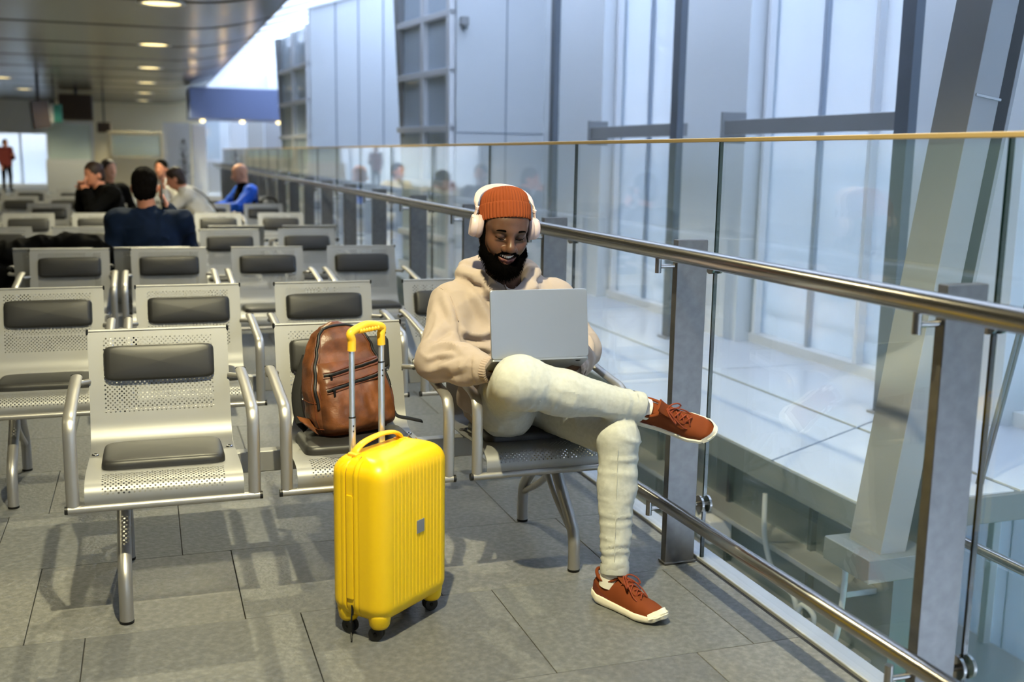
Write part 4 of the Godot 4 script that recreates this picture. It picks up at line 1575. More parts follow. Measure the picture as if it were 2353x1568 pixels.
func build_backpack() -> void:
	bag_noise = FastNoiseLite.new()
	bag_noise.seed = 17
	bag_noise.frequency = 0.55
	bag_noise.fractal_octaves = 2
	var t := thing("backpack", "brown leather backpack with black zips resting on the middle seat of the front bench", "backpack", Vector3(0.630, 0.487, -3.485), deg_to_rad(17))
	t.rotation.z = 0.03
	t.scale = Vector3(0.95, 0.90, 0.95)
	var body := MB.new()
	var rows := []
	for k in 49:
		var h := 0.392 * k / 48.0
		var line := PackedVector3Array()
		for j in 96:
			line.append(bag_pt(h, TAU * j / 96.0))
		rows.append(line)
	body.grid(rows, true, 0, true, true)
	var bp := part("body", body, M["leather"], t)
	var pk := MB.new()
	rows = []
	for k in 41:
		var h := lerpf(0.013, 0.261, k / 40.0)
		var line := PackedVector3Array()
		for j in 61:
			line.append(pocket_pt(lerpf(-1.0, 1.0, j / 60.0), h, 0.0005))
		rows.append(line)
	pk.grid(rows, false, 1)
	# make sure the pocket faces forward
	part("front_pocket", pk, M["leather"], t)
	# zips across the pocket
	var zh := [[0.222, 0.250], [0.172, 0.212]]
	for k in 2:
		var path := []
		for j in 25:
			var u := lerpf(-0.90, 0.90, j / 24.0)
			path.append(pocket_pt(u, lerpf(zh[k][0], zh[k][1], j / 24.0), 0.0035))
		var z := MB.new()
		z.tube(smooth(path, 2), 0.0062, 10, true, Vector2(0.45, 1.0), Vector3(0, 0, 1))
		var zp := part("zip", z, M["zip_black"], t)
		var lip := MB.new()
		for s in [-0.0085, 0.0085]:
			var lp := []
			for j in 25:
				var u := lerpf(-0.91, 0.91, j / 24.0)
				lp.append(pocket_pt(u, lerpf(zh[k][0], zh[k][1], j / 24.0) + s, 0.0018))
			lip.tube(smooth(lp, 2), 0.0030, 8)
		part("zip_lip", lip, M["piping"], zp)
		var pl := MB.new()
		var p0 := pocket_pt(-0.74, zh[k][0] + 0.002, 0.008)
		pl.box(p0, Vector3(0.012, 0.009, 0.008), 0.002)
		pl.tube(P3([p0 + Vector3(0, -0.002, 0.003), p0 + Vector3(0.001, -0.030, 0.004)]), 0.0045, 8, true, Vector2(1.0, 0.35), Vector3.RIGHT)
		part("zip_pull", pl, M["pull_metal"], zp)
	# main zip round the top
	var mz := []
	for k in 17:
		mz.append(bag_pt(lerpf(0.105, 0.372, k / 16.0), PI * 0.80, 0.0015))
	for k in 9:
		mz.append(bag_pt(lerpf(0.372, 0.380, sin(PI * k / 8.0)), PI * lerpf(0.80, 0.20, k / 8.0), 0.002))
	for k in 14:
		mz.append(bag_pt(lerpf(0.372, 0.150, k / 13.0), PI * 0.20, 0.0015))
	var z := MB.new()
	z.tube(smooth(mz, 3), 0.0058, 10)
	var zm := part("main_zip", z, M["zip_black"], t)
	var pp := MB.new()
	for da in [-0.055, 0.055]:
		var e := []
		for k in 17:
			e.append(bag_pt(lerpf(0.02, 0.365, k / 16.0), PI * (0.80 + da), 0.0006))
		pp.tube(smooth(e, 3), 0.0024, 8)
		e = []
		for k in 17:
			e.append(bag_pt(lerpf(0.02, 0.365, k / 16.0), PI * (0.20 - da), 0.0006))
		pp.tube(smooth(e, 3), 0.0024, 8)
	part("piping", pp, M["piping"], zm)
	# side seam, base seam
	var sm := MB.new()
	var e2 := []
	for k in 33:
		e2.append(bag_pt(0.030, PI * lerpf(1.0, 0.0, k / 32.0), 0.0004))
	sm.tube(smooth(e2, 2), 0.0024, 8)
	var e3 := []
	for k in 9:
		e3.append(bag_pt(0.125, PI * lerpf(1.1, 0.80, k / 8.0), 0.0004))
	sm.tube(smooth(e3, 2), 0.0020, 8)
	part("seam", sm, M["piping"], t)
	# leather tab low on the left side
	var tb := MB.new()
	var fr := []
	for k in 6:
		var u := k / 5.0
		fr.append(P3([Vector3(-0.145 - 0.055 * u, 0.055 + 0.022 * u, -0.03), Vector3(-0.145 - 0.055 * u, 0.030 + 0.034 * u, 0.006 - 0.012 * u), Vector3(-0.140 - 0.045 * u, 0.004 + 0.045 * u, 0.012 - 0.02 * u)]))
	tb.grid(fr, false, 1)
	var fr2 := []
	for line in fr:
		var q := PackedVector3Array()
		for p in line:
			q.append(p + Vector3(0.002, -0.002, -0.005))
		fr2.append(q)
	tb.grid(fr2, false, -1)
	part("side_tab", tb, M["leather"], t)
	# black straps: one shoulder strap running down to the right over the seat edge
	var st := MB.new()
	st.tube(smooth([Vector3(0.10, 0.20, -0.125), Vector3(0.165, 0.12, -0.09), Vector3(0.180, 0.045, -0.05), Vector3(0.195, 0.012, -0.03), Vector3(0.235, -0.002, -0.02), Vector3(0.285, -0.020, -0.01)], 8), 0.016, 12, true, Vector2(0.3, 1.1), Vector3(0.3, 1, 0.2))
	part("shoulder_strap", st, M["strap_black"], t)
	st = MB.new()
	st.tube(smooth([Vector3(-0.10, 0.27, -0.15), Vector3(-0.165, 0.16, -0.10), Vector3(-0.178, 0.06, -0.06), Vector3(-0.16, 0.014, -0.05)], 8), 0.016, 12, true, Vector2(0.3, 1.1), Vector3(-0.3, 1, 0.2))
	part("shoulder_strap", st, M["strap_black"], t)

# ---------------------------------------------------------------- the seated man
var wrinkle: FastNoiseLite

func ridge(p: Vector3) -> float:
	var a := 1.0 - absf(wrinkle.get_noise_3dv(p)) * 2.2
	return maxf(a, 0.0) * maxf(a, 0.0)

# folds that run across a limb: noise squeezed along the limb axis
func limb_folds(p: Vector3, a: Vector3, b: Vector3, squeeze: float, across: float) -> float:
	var ab := b - a
	var l := ab.length()
	var d := ab / l
	var t := (p - a).dot(d)
	var q := p - a - d * t
	# slant the folds a little
	return ridge(d * (t * squeeze) + q * across + Vector3(3.1, 1.7, 9.2))

# height of a soft fold along a line, tapering to its ends
func crease(p: Vector3, line: PackedVector3Array, h: float, w: float) -> float:
	var best := 9.0
	var along := 0.0
	var N := line.size() - 1
	for i in N:
		var a := line[i]
		if absf(p.x - a.x) > 0.13 or absf(p.y - a.y) > 0.13:
			continue
		var ab := line[i + 1] - a
		var t := clampf((p - a).dot(ab) / ab.length_squared(), 0.0, 1.0)
		var d := (p - a - ab * t).length_squared()
		if d < best:
			best = d
			along = (i + t) / N
	if best > 9.0 * w * w:
		return 0.0
	return h * exp(-best / (w * w)) * sqrt(maxf(0.0, sin(PI * clampf(along, 0.03, 0.97))))

func near(p: Vector3, c: Vector3, r: float) -> float:
	var d := p.distance_to(c) / r
	return exp(-d * d)

const SH_R := Vector3(0.972, 0.898, -3.485)
const EL_R := Vector3(0.888, 0.744, -3.325)
const WR_R := Vector3(0.992, 0.738, -3.165)
const SH_L := Vector3(1.345, 0.900, -3.500)
const EL_L := Vector3(1.378, 0.755, -3.330)
const WR_L := Vector3(1.282, 0.732, -3.150)
const HIP_R := Vector3(1.130, 0.560, -3.450)
const KN_R := Vector3(1.055, 0.722, -3.015)
const AN_R := Vector3(1.440, 0.628, -3.005)
const HIP_L := Vector3(1.285, 0.550, -3.460)
const KN_L := Vector3(1.388, 0.525, -3.005)
const AN_L := Vector3(1.358, 0.125, -2.940)

func build_man() -> void:
	wrinkle = FastNoiseLite.new()
	wrinkle.seed = 23
	wrinkle.frequency = 1.0
	wrinkle.noise_type = FastNoiseLite.TYPE_SIMPLEX_SMOOTH
	wrinkle.fractal_octaves = 2
	var t := thing("person", "bearded man in rust beanie and beige hoodie, seated cross-legged, smiling down at a laptop", "person")
	var head := Transform3D(Basis.from_euler(Vector3(deg_to_rad(16), deg_to_rad(-3), deg_to_rad(-3.5))), Vector3(1.115, 1.165, -3.37))
	man_body(t, head)
	man_hoodie(t)
	man_jeans(t)
	man_beard(t, head)
	man_beanie(t, head)
	man_shoes(t)
	build_headphones(head)
	build_laptop()

func skin(p: Vector3, rel: Vector3, in_head: bool) -> Color:
	var c := Color(0.086, 0.040, 0.024)
	if in_head:
		var lip := maxf(near(rel, Vector3(0, -0.0790, 0.092), 0.010), 0.7 * near(rel, Vector3(0, -0.0580, 0.092), 0.006))
		lip = maxf(lip, maxf(near(rel, Vector3(-0.017, -0.0755, 0.089), 0.009), near(rel, Vector3(0.017, -0.0755, 0.089), 0.009)))
		c = c.lerp(Color(0.19, 0.068, 0.060), clampf(lip * 1.2, 0.0, 0.9))
		var ch := maxf(near(rel, Vector3(-0.042, -0.03, 0.07), 0.025), near(rel, Vector3(0.042, -0.03, 0.07), 0.025))
		c = c.lerp(Color(0.118, 0.051, 0.030), ch * 0.8)
		c = c.lerp(Color(0.108, 0.048, 0.028), near(rel, Vector3(0, -0.03, 0.11), 0.025) * 0.8)
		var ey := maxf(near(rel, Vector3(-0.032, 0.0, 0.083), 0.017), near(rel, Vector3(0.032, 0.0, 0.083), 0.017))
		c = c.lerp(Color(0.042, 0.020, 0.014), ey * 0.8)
	var m := wrinkle.get_noise_3dv(p * 60.0) * 0.06
	return Color(c.r * (1 + m), c.g * (1 + m), c.b * (1 + m))

func face_field(f: Field) -> void:
	f.ball(Vector3(0, 0.030, -0.015), Vector3(0.073, 0.078, 0.094), 0.02)
	f.ball(Vector3(0, -0.025, 0.022), Vector3(0.064, 0.085, 0.066), 0.03)
	f.ball(Vector3(0, 0.042, 0.042), Vector3(0.060, 0.046, 0.048), 0.03)
	for s in [-1.0, 1.0]:
		f.limb(Vector3(s * 0.056, -0.045, 0.0), Vector3(s * 0.043, -0.085, 0.030), 0.020, 0.022, 0.03)
		f.limb(Vector3(s * 0.043, -0.085, 0.030), Vector3(s * 0.010, -0.110, 0.066), 0.022, 0.018, 0.025)
		f.ball(Vector3(s * 0.043, -0.027, 0.056), Vector3(0.022, 0.018, 0.020), 0.025)
		f.ball(Vector3(s * 0.036, -0.044, 0.066), Vector3(0.016, 0.015, 0.014), 0.02)
		f.limb(Vector3(s * 0.010, 0.020, 0.084), Vector3(s * 0.044, 0.022, 0.070), 0.011, 0.010, 0.018)
		f.ball(Vector3(s * 0.075, -0.012, -0.004), Vector3(0.010, 0.030, 0.018), 0.008)
	f.ball(Vector3(0, -0.108, 0.066), Vector3(0.022, 0.018, 0.018), 0.02)
	f.ball(Vector3(0, -0.067, 0.066), Vector3(0.033, 0.026, 0.024), 0.02)
	for s in [-1.0, 1.0]:
		f.ball(Vector3(s * 0.032, -0.001, 0.097), Vector3(0.019, 0.011, 0.017), 0.014, Basis(), true)
	# lids
	for s in [-1.0, 1.0]:
		f.ball(Vector3(s * 0.032, 0.0022, 0.0738), Vector3(0.0158, 0.0110, 0.0143), 0.004)
		f.limb(Vector3(s * 0.019, -0.0100, 0.0845), Vector3(s * 0.044, -0.0095, 0.0790), 0.0034, 0.0034, 0.006)
	# nose
	f.limb(Vector3(0, 0.016, 0.084), Vector3(0, -0.026, 0.106), 0.0095, 0.0125, 0.014)
	f.ball(Vector3(0, -0.033, 0.107), Vector3(0.0150, 0.0125, 0.0130), 0.012)
	for s in [-1.0, 1.0]:
		f.ball(Vector3(s * 0.0165, -0.0375, 0.0945), Vector3(0.0105, 0.0095, 0.0115), 0.008)
		f.ball(Vector3(s * 0.0085, -0.0462, 0.1025), Vector3(0.0048, 0.0036, 0.0060), 0.003, Basis(), true)
	# lips of a smile
	for s in [-1.0, 1.0]:
		f.limb(Vector3(0, -0.0575, 0.0915), Vector3(s * 0.016, -0.0565, 0.0880), 0.0042, 0.0038, 0.006)
		f.limb(Vector3(s * 0.016, -0.0565, 0.0880), Vector3(s * 0.0325, -0.0555, 0.0750), 0.0038, 0.0026, 0.006)
		f.limb(Vector3(0, -0.0765, 0.0872), Vector3(s * 0.017, -0.0732, 0.0840), 0.0044, 0.0040, 0.008)
		f.limb(Vector3(s * 0.017, -0.0732, 0.0840), Vector3(s * 0.0335, -0.0565, 0.0745), 0.0040, 0.0028, 0.008)
	f.ball(Vector3(0, -0.0665, 0.0880), Vector3(0.0270, 0.0066, 0.0170), 0.002, Basis(), true)
	for s in [-1.0, 1.0]:
		f.ball(Vector3(s * 0.020, -0.0630, 0.0840), Vector3(0.0120, 0.0046, 0.0160), 0.002, Basis(), true)

func man_body(t: Node3D, head: Transform3D) -> void:
	var mb := MB.new()
	mb.tinted = true
	# head and neck
	var f := Field.new(Vector3(-0.10, -0.215, -0.125), Vector3(0.10, 0.145, 0.135), 0.0030)
	var nb := head.affine_inverse() * Vector3(1.152, 0.945, -3.475)
	f.limb(Vector3(0, -0.05, -0.025), nb, 0.054, 0.060, 0.03)
	face_field(f)
	mb.xf = head
	f.mesh_into(mb, null, func(p, _n): return skin(p, p, true))
	mb.xf = Transform3D()
	# trunk and limbs under the clothes
	var g := Field.new(Vector3(0.76, 0.02, -3.68), Vector3(1.56, 1.05, -2.86), 0.0135)
	g.limb(Vector3(1.20, 0.56, -3.51), Vector3(1.16, 0.86, -3.51), 0.095, 0.105, 0.04, Vector3.RIGHT, 1.35)
	g.limb(SH_R, SH_L, 0.050, 0.050, 0.04)
	g.limb(Vector3(1.155, 0.90, -3.49), Vector3(1.150, 0.97, -3.470), 0.06, 0.056, 0.03)
	g.limb(SH_R, EL_R, 0.050, 0.040, 0.02)
	g.limb(EL_R, WR_R, 0.040, 0.026, 0.02)
	g.limb(SH_L, EL_L, 0.050, 0.040, 0.02)
	g.limb(EL_L, WR_L, 0.040, 0.026, 0.02)
	g.limb(HIP_R, HIP_L, 0.08, 0.08, 0.03)
	g.limb(HIP_R, KN_R, 0.075, 0.055, 0.02)
	g.limb(KN_R, AN_R, 0.050, 0.032, 0.02)
	g.limb(HIP_L, KN_L, 0.075, 0.052, 0.02)
	g.limb(KN_L, AN_L, 0.050, 0.032, 0.02)
	g.mesh_into(mb, null, func(p, _n): return skin(p, p, false))
	# hands at the keyboard
	hand(mb, WR_R, Vector3(1.052, 0.768, -3.130), Vector3(0, 0.93, -0.37), 1.0)
	hand(mb, WR_L, Vector3(1.222, 0.764, -3.125), Vector3(0, 0.93, -0.37), -1.0)
	part("body", mb, M["skin_dark"], t)
	# eyes, teeth, brows
	for s in [-1.0, 1.0]:
		var e := MB.new()
		e.xf = head
		e.sphere(Vector3(s * 0.032, -0.0020, 0.0735), Vector3(0.0125, 0.0105, 0.0120), Basis(), 14, 20)
		var eye := part("eye", e, M["eye_white"], t)
		var ir := MB.new()
		ir.xf = head
		ir.sphere(Vector3(s * 0.0322, -0.0062, 0.0802), Vector3(0.0072, 0.0052, 0.0062), Basis(), 10, 16)
		part("iris", ir, M["eye_dark"], eye)
		var ls := MB.new()
		ls.xf = head
		ls.tube(smooth([Vector3(s * 0.0170, -0.0042, 0.0835), Vector3(s * 0.0250, -0.0058, 0.0872), Vector3(s * 0.0340, -0.0056, 0.0870), Vector3(s * 0.0430, -0.0036, 0.0815), Vector3(s * 0.0480, -0.0010, 0.0760)], 5), 0.0011, 6)
		part("lashes", ls, M["beard"], eye)
		var bw := MB.new()
		bw.xf = head
		bw.tube(smooth([Vector3(s * 0.0125, 0.0200, 0.0948), Vector3(s * 0.0220, 0.0235, 0.0942), Vector3(s * 0.0330, 0.0248, 0.0918), Vector3(s * 0.0435, 0.0232, 0.0862), Vector3(s * 0.0525, 0.0190, 0.0785)], 6), [0.0016, 0.0022, 0.0026, 0.0028, 0.0029, 0.0030, 0.0030, 0.0030, 0.0030, 0.0029, 0.0029, 0.0028, 0.0027, 0.0026, 0.0025, 0.0024, 0.0023, 0.0022, 0.0021, 0.0019, 0.0017, 0.0015, 0.0012, 0.0009, 0.0005], 8, true, Vector2(1.25, 0.5), Vector3.UP)
		part("eyebrow", bw, M["beard"], t)
	var mo := MB.new()
	mo.xf = head
	mo.sphere(Vector3(0, -0.068, 0.068), Vector3(0.026, 0.012, 0.014), Basis(), 10, 18)
	part("mouth", mo, M["mouth_dark"], t)
	var te := MB.new()
	te.xf = head
	for k in 8:
		var u := (k - 3.5) / 3.5
		var w := 0.0046 if absf(u) > 0.35 else 0.0056
		var x := u * 0.0215
		var z := 0.0868 - 0.0118 * u * u
		te.box(Vector3(x, -0.0660 + 0.0036 * u * u, z + 0.0006), Vector3(w + 0.0006, 0.0100 - 0.0028 * absf(u), 0.004), 0.0012, Basis(Vector3.UP, u * 0.62))
	part("teeth", te, M["teeth"], t)

# palm and five bent fingers; up = back of the hand, side = +1 thumb towards +x
func hand(mb: MB, wrist: Vector3, palm: Vector3, up: Vector3, side: float) -> void:
	var d := (palm - wrist).normalized()
	up = (up - d * up.dot(d)).normalized()
	var s := d.cross(up).normalized()
	if s.dot(Vector3(0, 0, 1)) < 0.0:
		s = -s
	var lo := wrist.min(palm) - Vector3.ONE * 0.115
	var hi := wrist.max(palm) + Vector3.ONE * 0.125
	var f := Field.new(lo, hi, 0.0034)
	f.limb(wrist - d * 0.03, wrist + d * 0.01, 0.024, 0.025, 0.01, s, 1.2)
	f.limb(wrist + d * 0.012, palm + d * 0.020, 0.0165, 0.0160, 0.012, s, 2.2)
	var len: Array[float] = [0.066, 0.076, 0.072, 0.056]
	for k in 4:
		var off := (k - 1.5) * 0.0185
		var a := palm + d * 0.026 + s * -off * 1.0 + up * 0.002
		var fan := (d + s * -off * 3.0).normalized()
		var b := a + fan * len[k] * 0.45 + up * 0.006
		var c := b + (fan * 0.8 - up * 0.6).normalized() * len[k] * 0.32
		var e := c + (fan * 0.35 - up * 0.94).normalized() * len[k] * 0.26
		f.limb(a - fan * 0.02, b, 0.0094, 0.0088, 0.004)
		f.limb(b, c, 0.0088, 0.0080, 0.003)
		f.limb(c, e, 0.0080, 0.0070, 0.003)
	var ta := wrist + d * 0.035 + s * 0.026
	var tb := ta + (d * 0.75 + s * 0.65).normalized() * 0.036 - up * 0.004
	var tc := tb + (d * 0.95 + s * 0.25 - up * 0.25).normalized() * 0.030
	f.limb(ta - d * 0.012 - s * 0.010, tb, 0.0125, 0.0100, 0.010)
	f.limb(tb, tc, 0.0100, 0.0080, 0.003)
	f.mesh_into(mb, null, func(p, _n): return skin(p, p, false))

func man_hoodie(t: Node3D) -> void:
	var f := Field.new(Vector3(0.76, 0.47, -3.70), Vector3(1.53, 1.09, -3.06), 0.0068)
	# trunk
	f.limb(Vector3(1.19, 0.555, -3.515), Vector3(1.165, 0.80, -3.515), 0.128, 0.132, 0.05, Vector3.RIGHT, 1.36)
	f.limb(Vector3(1.165, 0.80, -3.515), Vector3(1.158, 0.885, -3.50), 0.130, 0.098, 0.05, Vector3.RIGHT, 1.36)
	f.limb(Vector3(1.04, 0.80, -3.44), Vector3(1.29, 0.80, -3.45), 0.075, 0.075, 0.05)
	f.limb(SH_R, SH_L, 0.070, 0.066, 0.045)
	f.limb(SH_R + Vector3(0.08, 0.012, 0), Vector3(1.155, 0.965, -3.485), 0.060, 0.066, 0.04)
	f.limb(SH_L + Vector3(-0.08, 0.012, 0), Vector3(1.155, 0.965, -3.485), 0.060, 0.066, 0.04)
	# belly fold over the lap
	f.limb(Vector3(1.05, 0.655, -3.405), Vector3(1.27, 0.645, -3.405), 0.070, 0.070, 0.04)
	f.limb(Vector3(1.03, 0.590, -3.420), Vector3(1.28, 0.580, -3.420), 0.060, 0.060, 0.03)
	# sleeves
	f.limb(SH_R, EL_R + Vector3(-0.002, 0.004, -0.005), 0.075, 0.070, 0.035)
	f.limb(EL_R, EL_R.lerp(WR_R, 0.55), 0.070, 0.064, 0.022)
	f.limb(EL_R.lerp(WR_R, 0.55), WR_R.lerp(EL_R, 0.10), 0.066, 0.050, 0.022)
	f.ball(EL_R + Vector3(-0.012, -0.010, -0.005), Vector3(0.066, 0.058, 0.066), 0.03)
	f.limb(SH_L, EL_L, 0.078, 0.070, 0.035)
	f.limb(EL_L, EL_L.lerp(WR_L, 0.55), 0.070, 0.060, 0.022)
	f.limb(EL_L.lerp(WR_L, 0.55), WR_L.lerp(EL_L, 0.10), 0.060, 0.047, 0.022)
	# big folds on the sleeves and across the chest
	var ridges := [
		[Vector3(0.960, 0.850, -3.395), Vector3(1.060, 0.770, -3.365), 0.022], [Vector3(0.965, 0.800, -3.395), Vector3(1.120, 0.735, -3.345), 0.020],
		[Vector3(0.980, 0.745, -3.400), Vector3(1.160, 0.700, -3.340), 0.018], [Vector3(1.235, 0.930, -3.425), Vector3(1.330, 0.870, -3.410), 0.020],
		[Vector3(1.030, 0.930, -3.415), Vector3(1.075, 0.840, -3.385), 0.020]]
	for r in ridges:
		f.limb(r[0], r[1], r[2], r[2] * 0.7, 0.022)
	# crease between sleeve and chest
	f.limb(Vector3(0.945, 0.835, -3.375), Vector3(0.955, 0.700, -3.375), 0.010, 0.016, 0.020, Vector3.ZERO, 1.0, true)
	f.limb(Vector3(1.372, 0.835, -3.395), Vector3(1.372, 0.720, -3.385), 0.010, 0.014, 0.020, Vector3.ZERO, 1.0, true)
	# hood bunched round the neck
	for q in [[Vector3(1.022, 0.998, -3.520), Vector3(1.055, 0.992, -3.440), 0.034, 0.030], [Vector3(1.055, 0.992, -3.440), Vector3(1.118, 0.950, -3.388), 0.030, 0.021],
			[Vector3(1.268, 1.004, -3.525), Vector3(1.246, 1.004, -3.450), 0.032, 0.029], [Vector3(1.246, 1.004, -3.450), Vector3(1.190, 0.948, -3.392), 0.029, 0.021],
			[Vector3(1.045, 1.010, -3.545), Vector3(1.150, 1.020, -3.610), 0.040, 0.046], [Vector3(1.255, 1.010, -3.545), Vector3(1.150, 1.020, -3.610), 0.038, 0.046],
			[Vector3(1.000, 0.968, -3.500), Vector3(1.070, 0.950, -3.415), 0.026, 0.022], [Vector3(1.285, 0.972, -3.510), Vector3(1.232, 0.955, -3.420), 0.026, 0.022]]:
		f.limb(q[0], q[1], q[2], q[3], 0.007)
	# hollow for the neck
	f.limb(Vector3(1.152, 0.975, -3.470), Vector3(1.135, 1.12, -3.425), 0.064, 0.078, 0.012, Vector3.ZERO, 1.0, true)
	f.limb(Vector3(1.085, 0.962, -3.398), Vector3(1.140, 0.938, -3.374), 0.026, 0.024, 0.014)
	f.limb(Vector3(1.225, 0.962, -3.402), Vector3(1.160, 0.938, -3.374), 0.026, 0.024, 0.014)
	# creases and folds of the cloth: [line on the cloth, height, width]
	var creases := [
		[P3([Vector3(0.952, 0.845, -3.339), Vector3(0.996, 0.816, -3.359), Vector3(1.036, 0.811, -3.363), Vector3(1.077, 0.826, -3.366), Vector3(1.12, 0.84, -3.37)]), 0.012, 0.013],
		[P3([Vector3(0.955, 0.826, -3.338), Vector3(0.996, 0.797, -3.361), Vector3(1.034, 0.791, -3.357), Vector3(1.077, 0.795, -3.365), Vector3(1.12, 0.80, -3.36)]), -0.013, 0.011],
		[P3([Vector3(0.960, 0.790, -3.345), Vector3(1.014, 0.778, -3.357), Vector3(1.073, 0.768, -3.348)]), 0.009, 0.011],
		[P3([Vector3(0.960, 0.768, -3.345), Vector3(1.014, 0.758, -3.355), Vector3(1.072, 0.748, -3.345)]), -0.010, 0.009],
		[P3([Vector3(0.956, 0.860, -3.350), Vector3(0.957, 0.814, -3.335), Vector3(0.960, 0.770, -3.330)]), -0.012, 0.012],
		[P3([Vector3(0.840, 0.790, -3.288), Vector3(0.870, 0.803, -3.278), Vector3(0.902, 0.806, -3.262), Vector3(0.925, 0.798, -3.209)]), 0.010, 0.012],
		[P3([Vector3(0.845, 0.771, -3.272), Vector3(0.879, 0.785, -3.261), Vector3(0.900, 0.790, -3.236), Vector3(0.916, 0.780, -3.195)]), -0.011, 0.010],
		[P3([Vector3(0.821, 0.757, -3.274), Vector3(0.861, 0.771, -3.260), Vector3(0.896, 0.780, -3.223)]), 0.008, 0.010],
		[P3([Vector3(0.813, 0.736, -3.259), Vector3(0.854, 0.753, -3.252), Vector3(0.892, 0.768, -3.208), Vector3(0.936, 0.776, -3.185)]), -0.010, 0.010],
		[P3([Vector3(0.814, 0.708, -3.283), Vector3(0.854, 0.729, -3.251), Vector3(0.894, 0.755, -3.197)]), 0.009, 0.013],
		[P3([Vector3(0.830, 0.690, -3.270), Vector3(0.880, 0.705, -3.220), Vector3(0.930, 0.725, -3.165)]), -0.007, 0.012],
		[P3([Vector3(0.808, 0.785, -3.320), Vector3(0.843, 0.817, -3.317), Vector3(0.882, 0.848, -3.341)]), 0.008, 0.014],
		[P3([Vector3(0.825, 0.778, -3.289), Vector3(0.856, 0.808, -3.295), Vector3(0.902, 0.833, -3.313), Vector3(0.935, 0.843, -3.330)]), -0.010, 0.011],
		[P3([Vector3(0.880, 0.900, -3.405), Vector3(0.860, 0.860, -3.365), Vector3(0.838, 0.825, -3.340)]), -0.006, 0.016],
		[P3([Vector3(0.927, 0.934, -3.422), Vector3(0.933, 0.894, -3.377), Vector3(0.944, 0.862, -3.350)]), 0.008, 0.014],
		[P3([Vector3(0.905, 0.920, -3.425), Vector3(0.910, 0.880, -3.365), Vector3(0.921, 0.850, -3.333)]), -0.007, 0.013],
		[P3([Vector3(0.927, 0.960, -3.459), Vector3(0.945, 0.939, -3.418), Vector3(0.953, 0.898, -3.380), Vector3(0.957, 0.865, -3.355)]), -0.0035, 0.006],
		[P3([Vector3(0.985, 0.995, -3.510), Vector3(1.010, 0.985, -3.460), Vector3(1.045, 0.965, -3.415), Vector3(1.085, 0.945, -3.390)]), -0.013, 0.010],
		[P3([Vector3(1.290, 0.985, -3.500), Vector3(1.262, 0.985, -3.440), Vector3(1.225, 0.955, -3.400), Vector3(1.195, 0.938, -3.388)]), -0.013, 0.010],
		[P3([Vector3(1.010, 0.950, -3.430), Vector3(1.050, 0.915, -3.395), Vector3(1.080, 0.870, -3.375)]), 0.006, 0.018],
		[P3([Vector3(1.250, 0.945, -3.415), Vector3(1.300, 0.930, -3.420), Vector3(1.345, 0.900, -3.415)]), 0.008, 0.014],
		[P3([Vector3(1.250, 0.920, -3.410), Vector3(1.300, 0.902, -3.410), Vector3(1.340, 0.870, -3.405)]), -0.008, 0.012],
		[P3([Vector3(1.386, 0.811, -3.279), Vector3(1.395, 0.797, -3.252), Vector3(1.398, 0.777, -3.230)]), 0.010, 0.010],
		[P3([Vector3(1.367, 0.804, -3.250), Vector3(1.376, 0.784, -3.220), Vector3(1.384, 0.758, -3.208)]), -0.010, 0.009],
		[P3([Vector3(1.341, 0.792, -3.200), Vector3(1.352, 0.766, -3.180), Vector3(1.360, 0.732, -3.178)]), 0.009, 0.010],
		[P3([Vector3(1.325, 0.785, -3.180), Vector3(1.334, 0.755, -3.160), Vector3(1.340, 0.722, -3.160)]), -0.009, 0.008],
		[P3([Vector3(0.948, 0.783, -3.180), Vector3(0.946, 0.758, -3.160), Vector3(0.943, 0.722, -3.160)]), -0.007, 0.008]]
	var mb := MB.new()
	f.mesh_into(mb, func(p: Vector3, n: Vector3) -> Vector3:
		var wr := near(p, EL_R + Vector3(0.03, 0.02, 0.05), 0.10)
		var wl := near(p, EL_L + Vector3(-0.02, 0, 0.05), 0.10)
		var cu := near(p, WR_R, 0.07) + near(p, WR_L, 0.07)
		var body := clampf(near(p, Vector3(1.10, 0.70, -3.38), 0.16), 0.0, 1.0)
		var d := 0.0036 * (ridge(p * 4.0 + n * 0.2) - 0.35)
		d += 0.0045 * wr * (limb_folds(p, SH_R, EL_R, 11.0, 3.0) - 0.35)
		d += 0.0045 * wl * (limb_folds(p, SH_L, EL_L, 11.0, 3.0) - 0.35)
		d += 0.0090 * near(p, WR_R + Vector3(-0.03, 0, -0.02), 0.06) * (limb_folds(p, EL_R, WR_R, 15.0, 4.0) - 0.35)
		d += 0.0090 * near(p, WR_L + Vector3(0.03, 0, -0.02), 0.06) * (limb_folds(p, EL_L, WR_L, 15.0, 4.0) - 0.35)
		d += 0.0040 * body * (ridge(Vector3(p.x * 2.2 + p.y * 3.0, p.y * 8.5 - p.x * 2.0, p.z * 2.0)) - 0.35)
		d += 0.0080 * near(p, Vector3(1.00, 0.87, -3.38), 0.09) * (ridge(Vector3(p.x * 8.0 + p.y * 5.0, p.y * 2.0, 1.0)) - 0.35)
		d += 0.0080 * near(p, Vector3(1.31, 0.89, -3.40), 0.09) * (ridge(Vector3(p.x * 8.0 - p.y * 5.0, p.y * 2.0, 5.0)) - 0.35)
		d += 0.0060 * near(p, SH_R.lerp(EL_R, 0.45), 0.11) * (ridge(Vector3(p.x * 6.0, p.y * 2.0 + p.z * 3.0, p.z * 6.0)) - 0.35)
		for cr in creases:
			d += crease(p, cr[0], cr[1], cr[2])
		return p + n * d)
	var h := part("hoodie", mb, M["hoodie"], t)
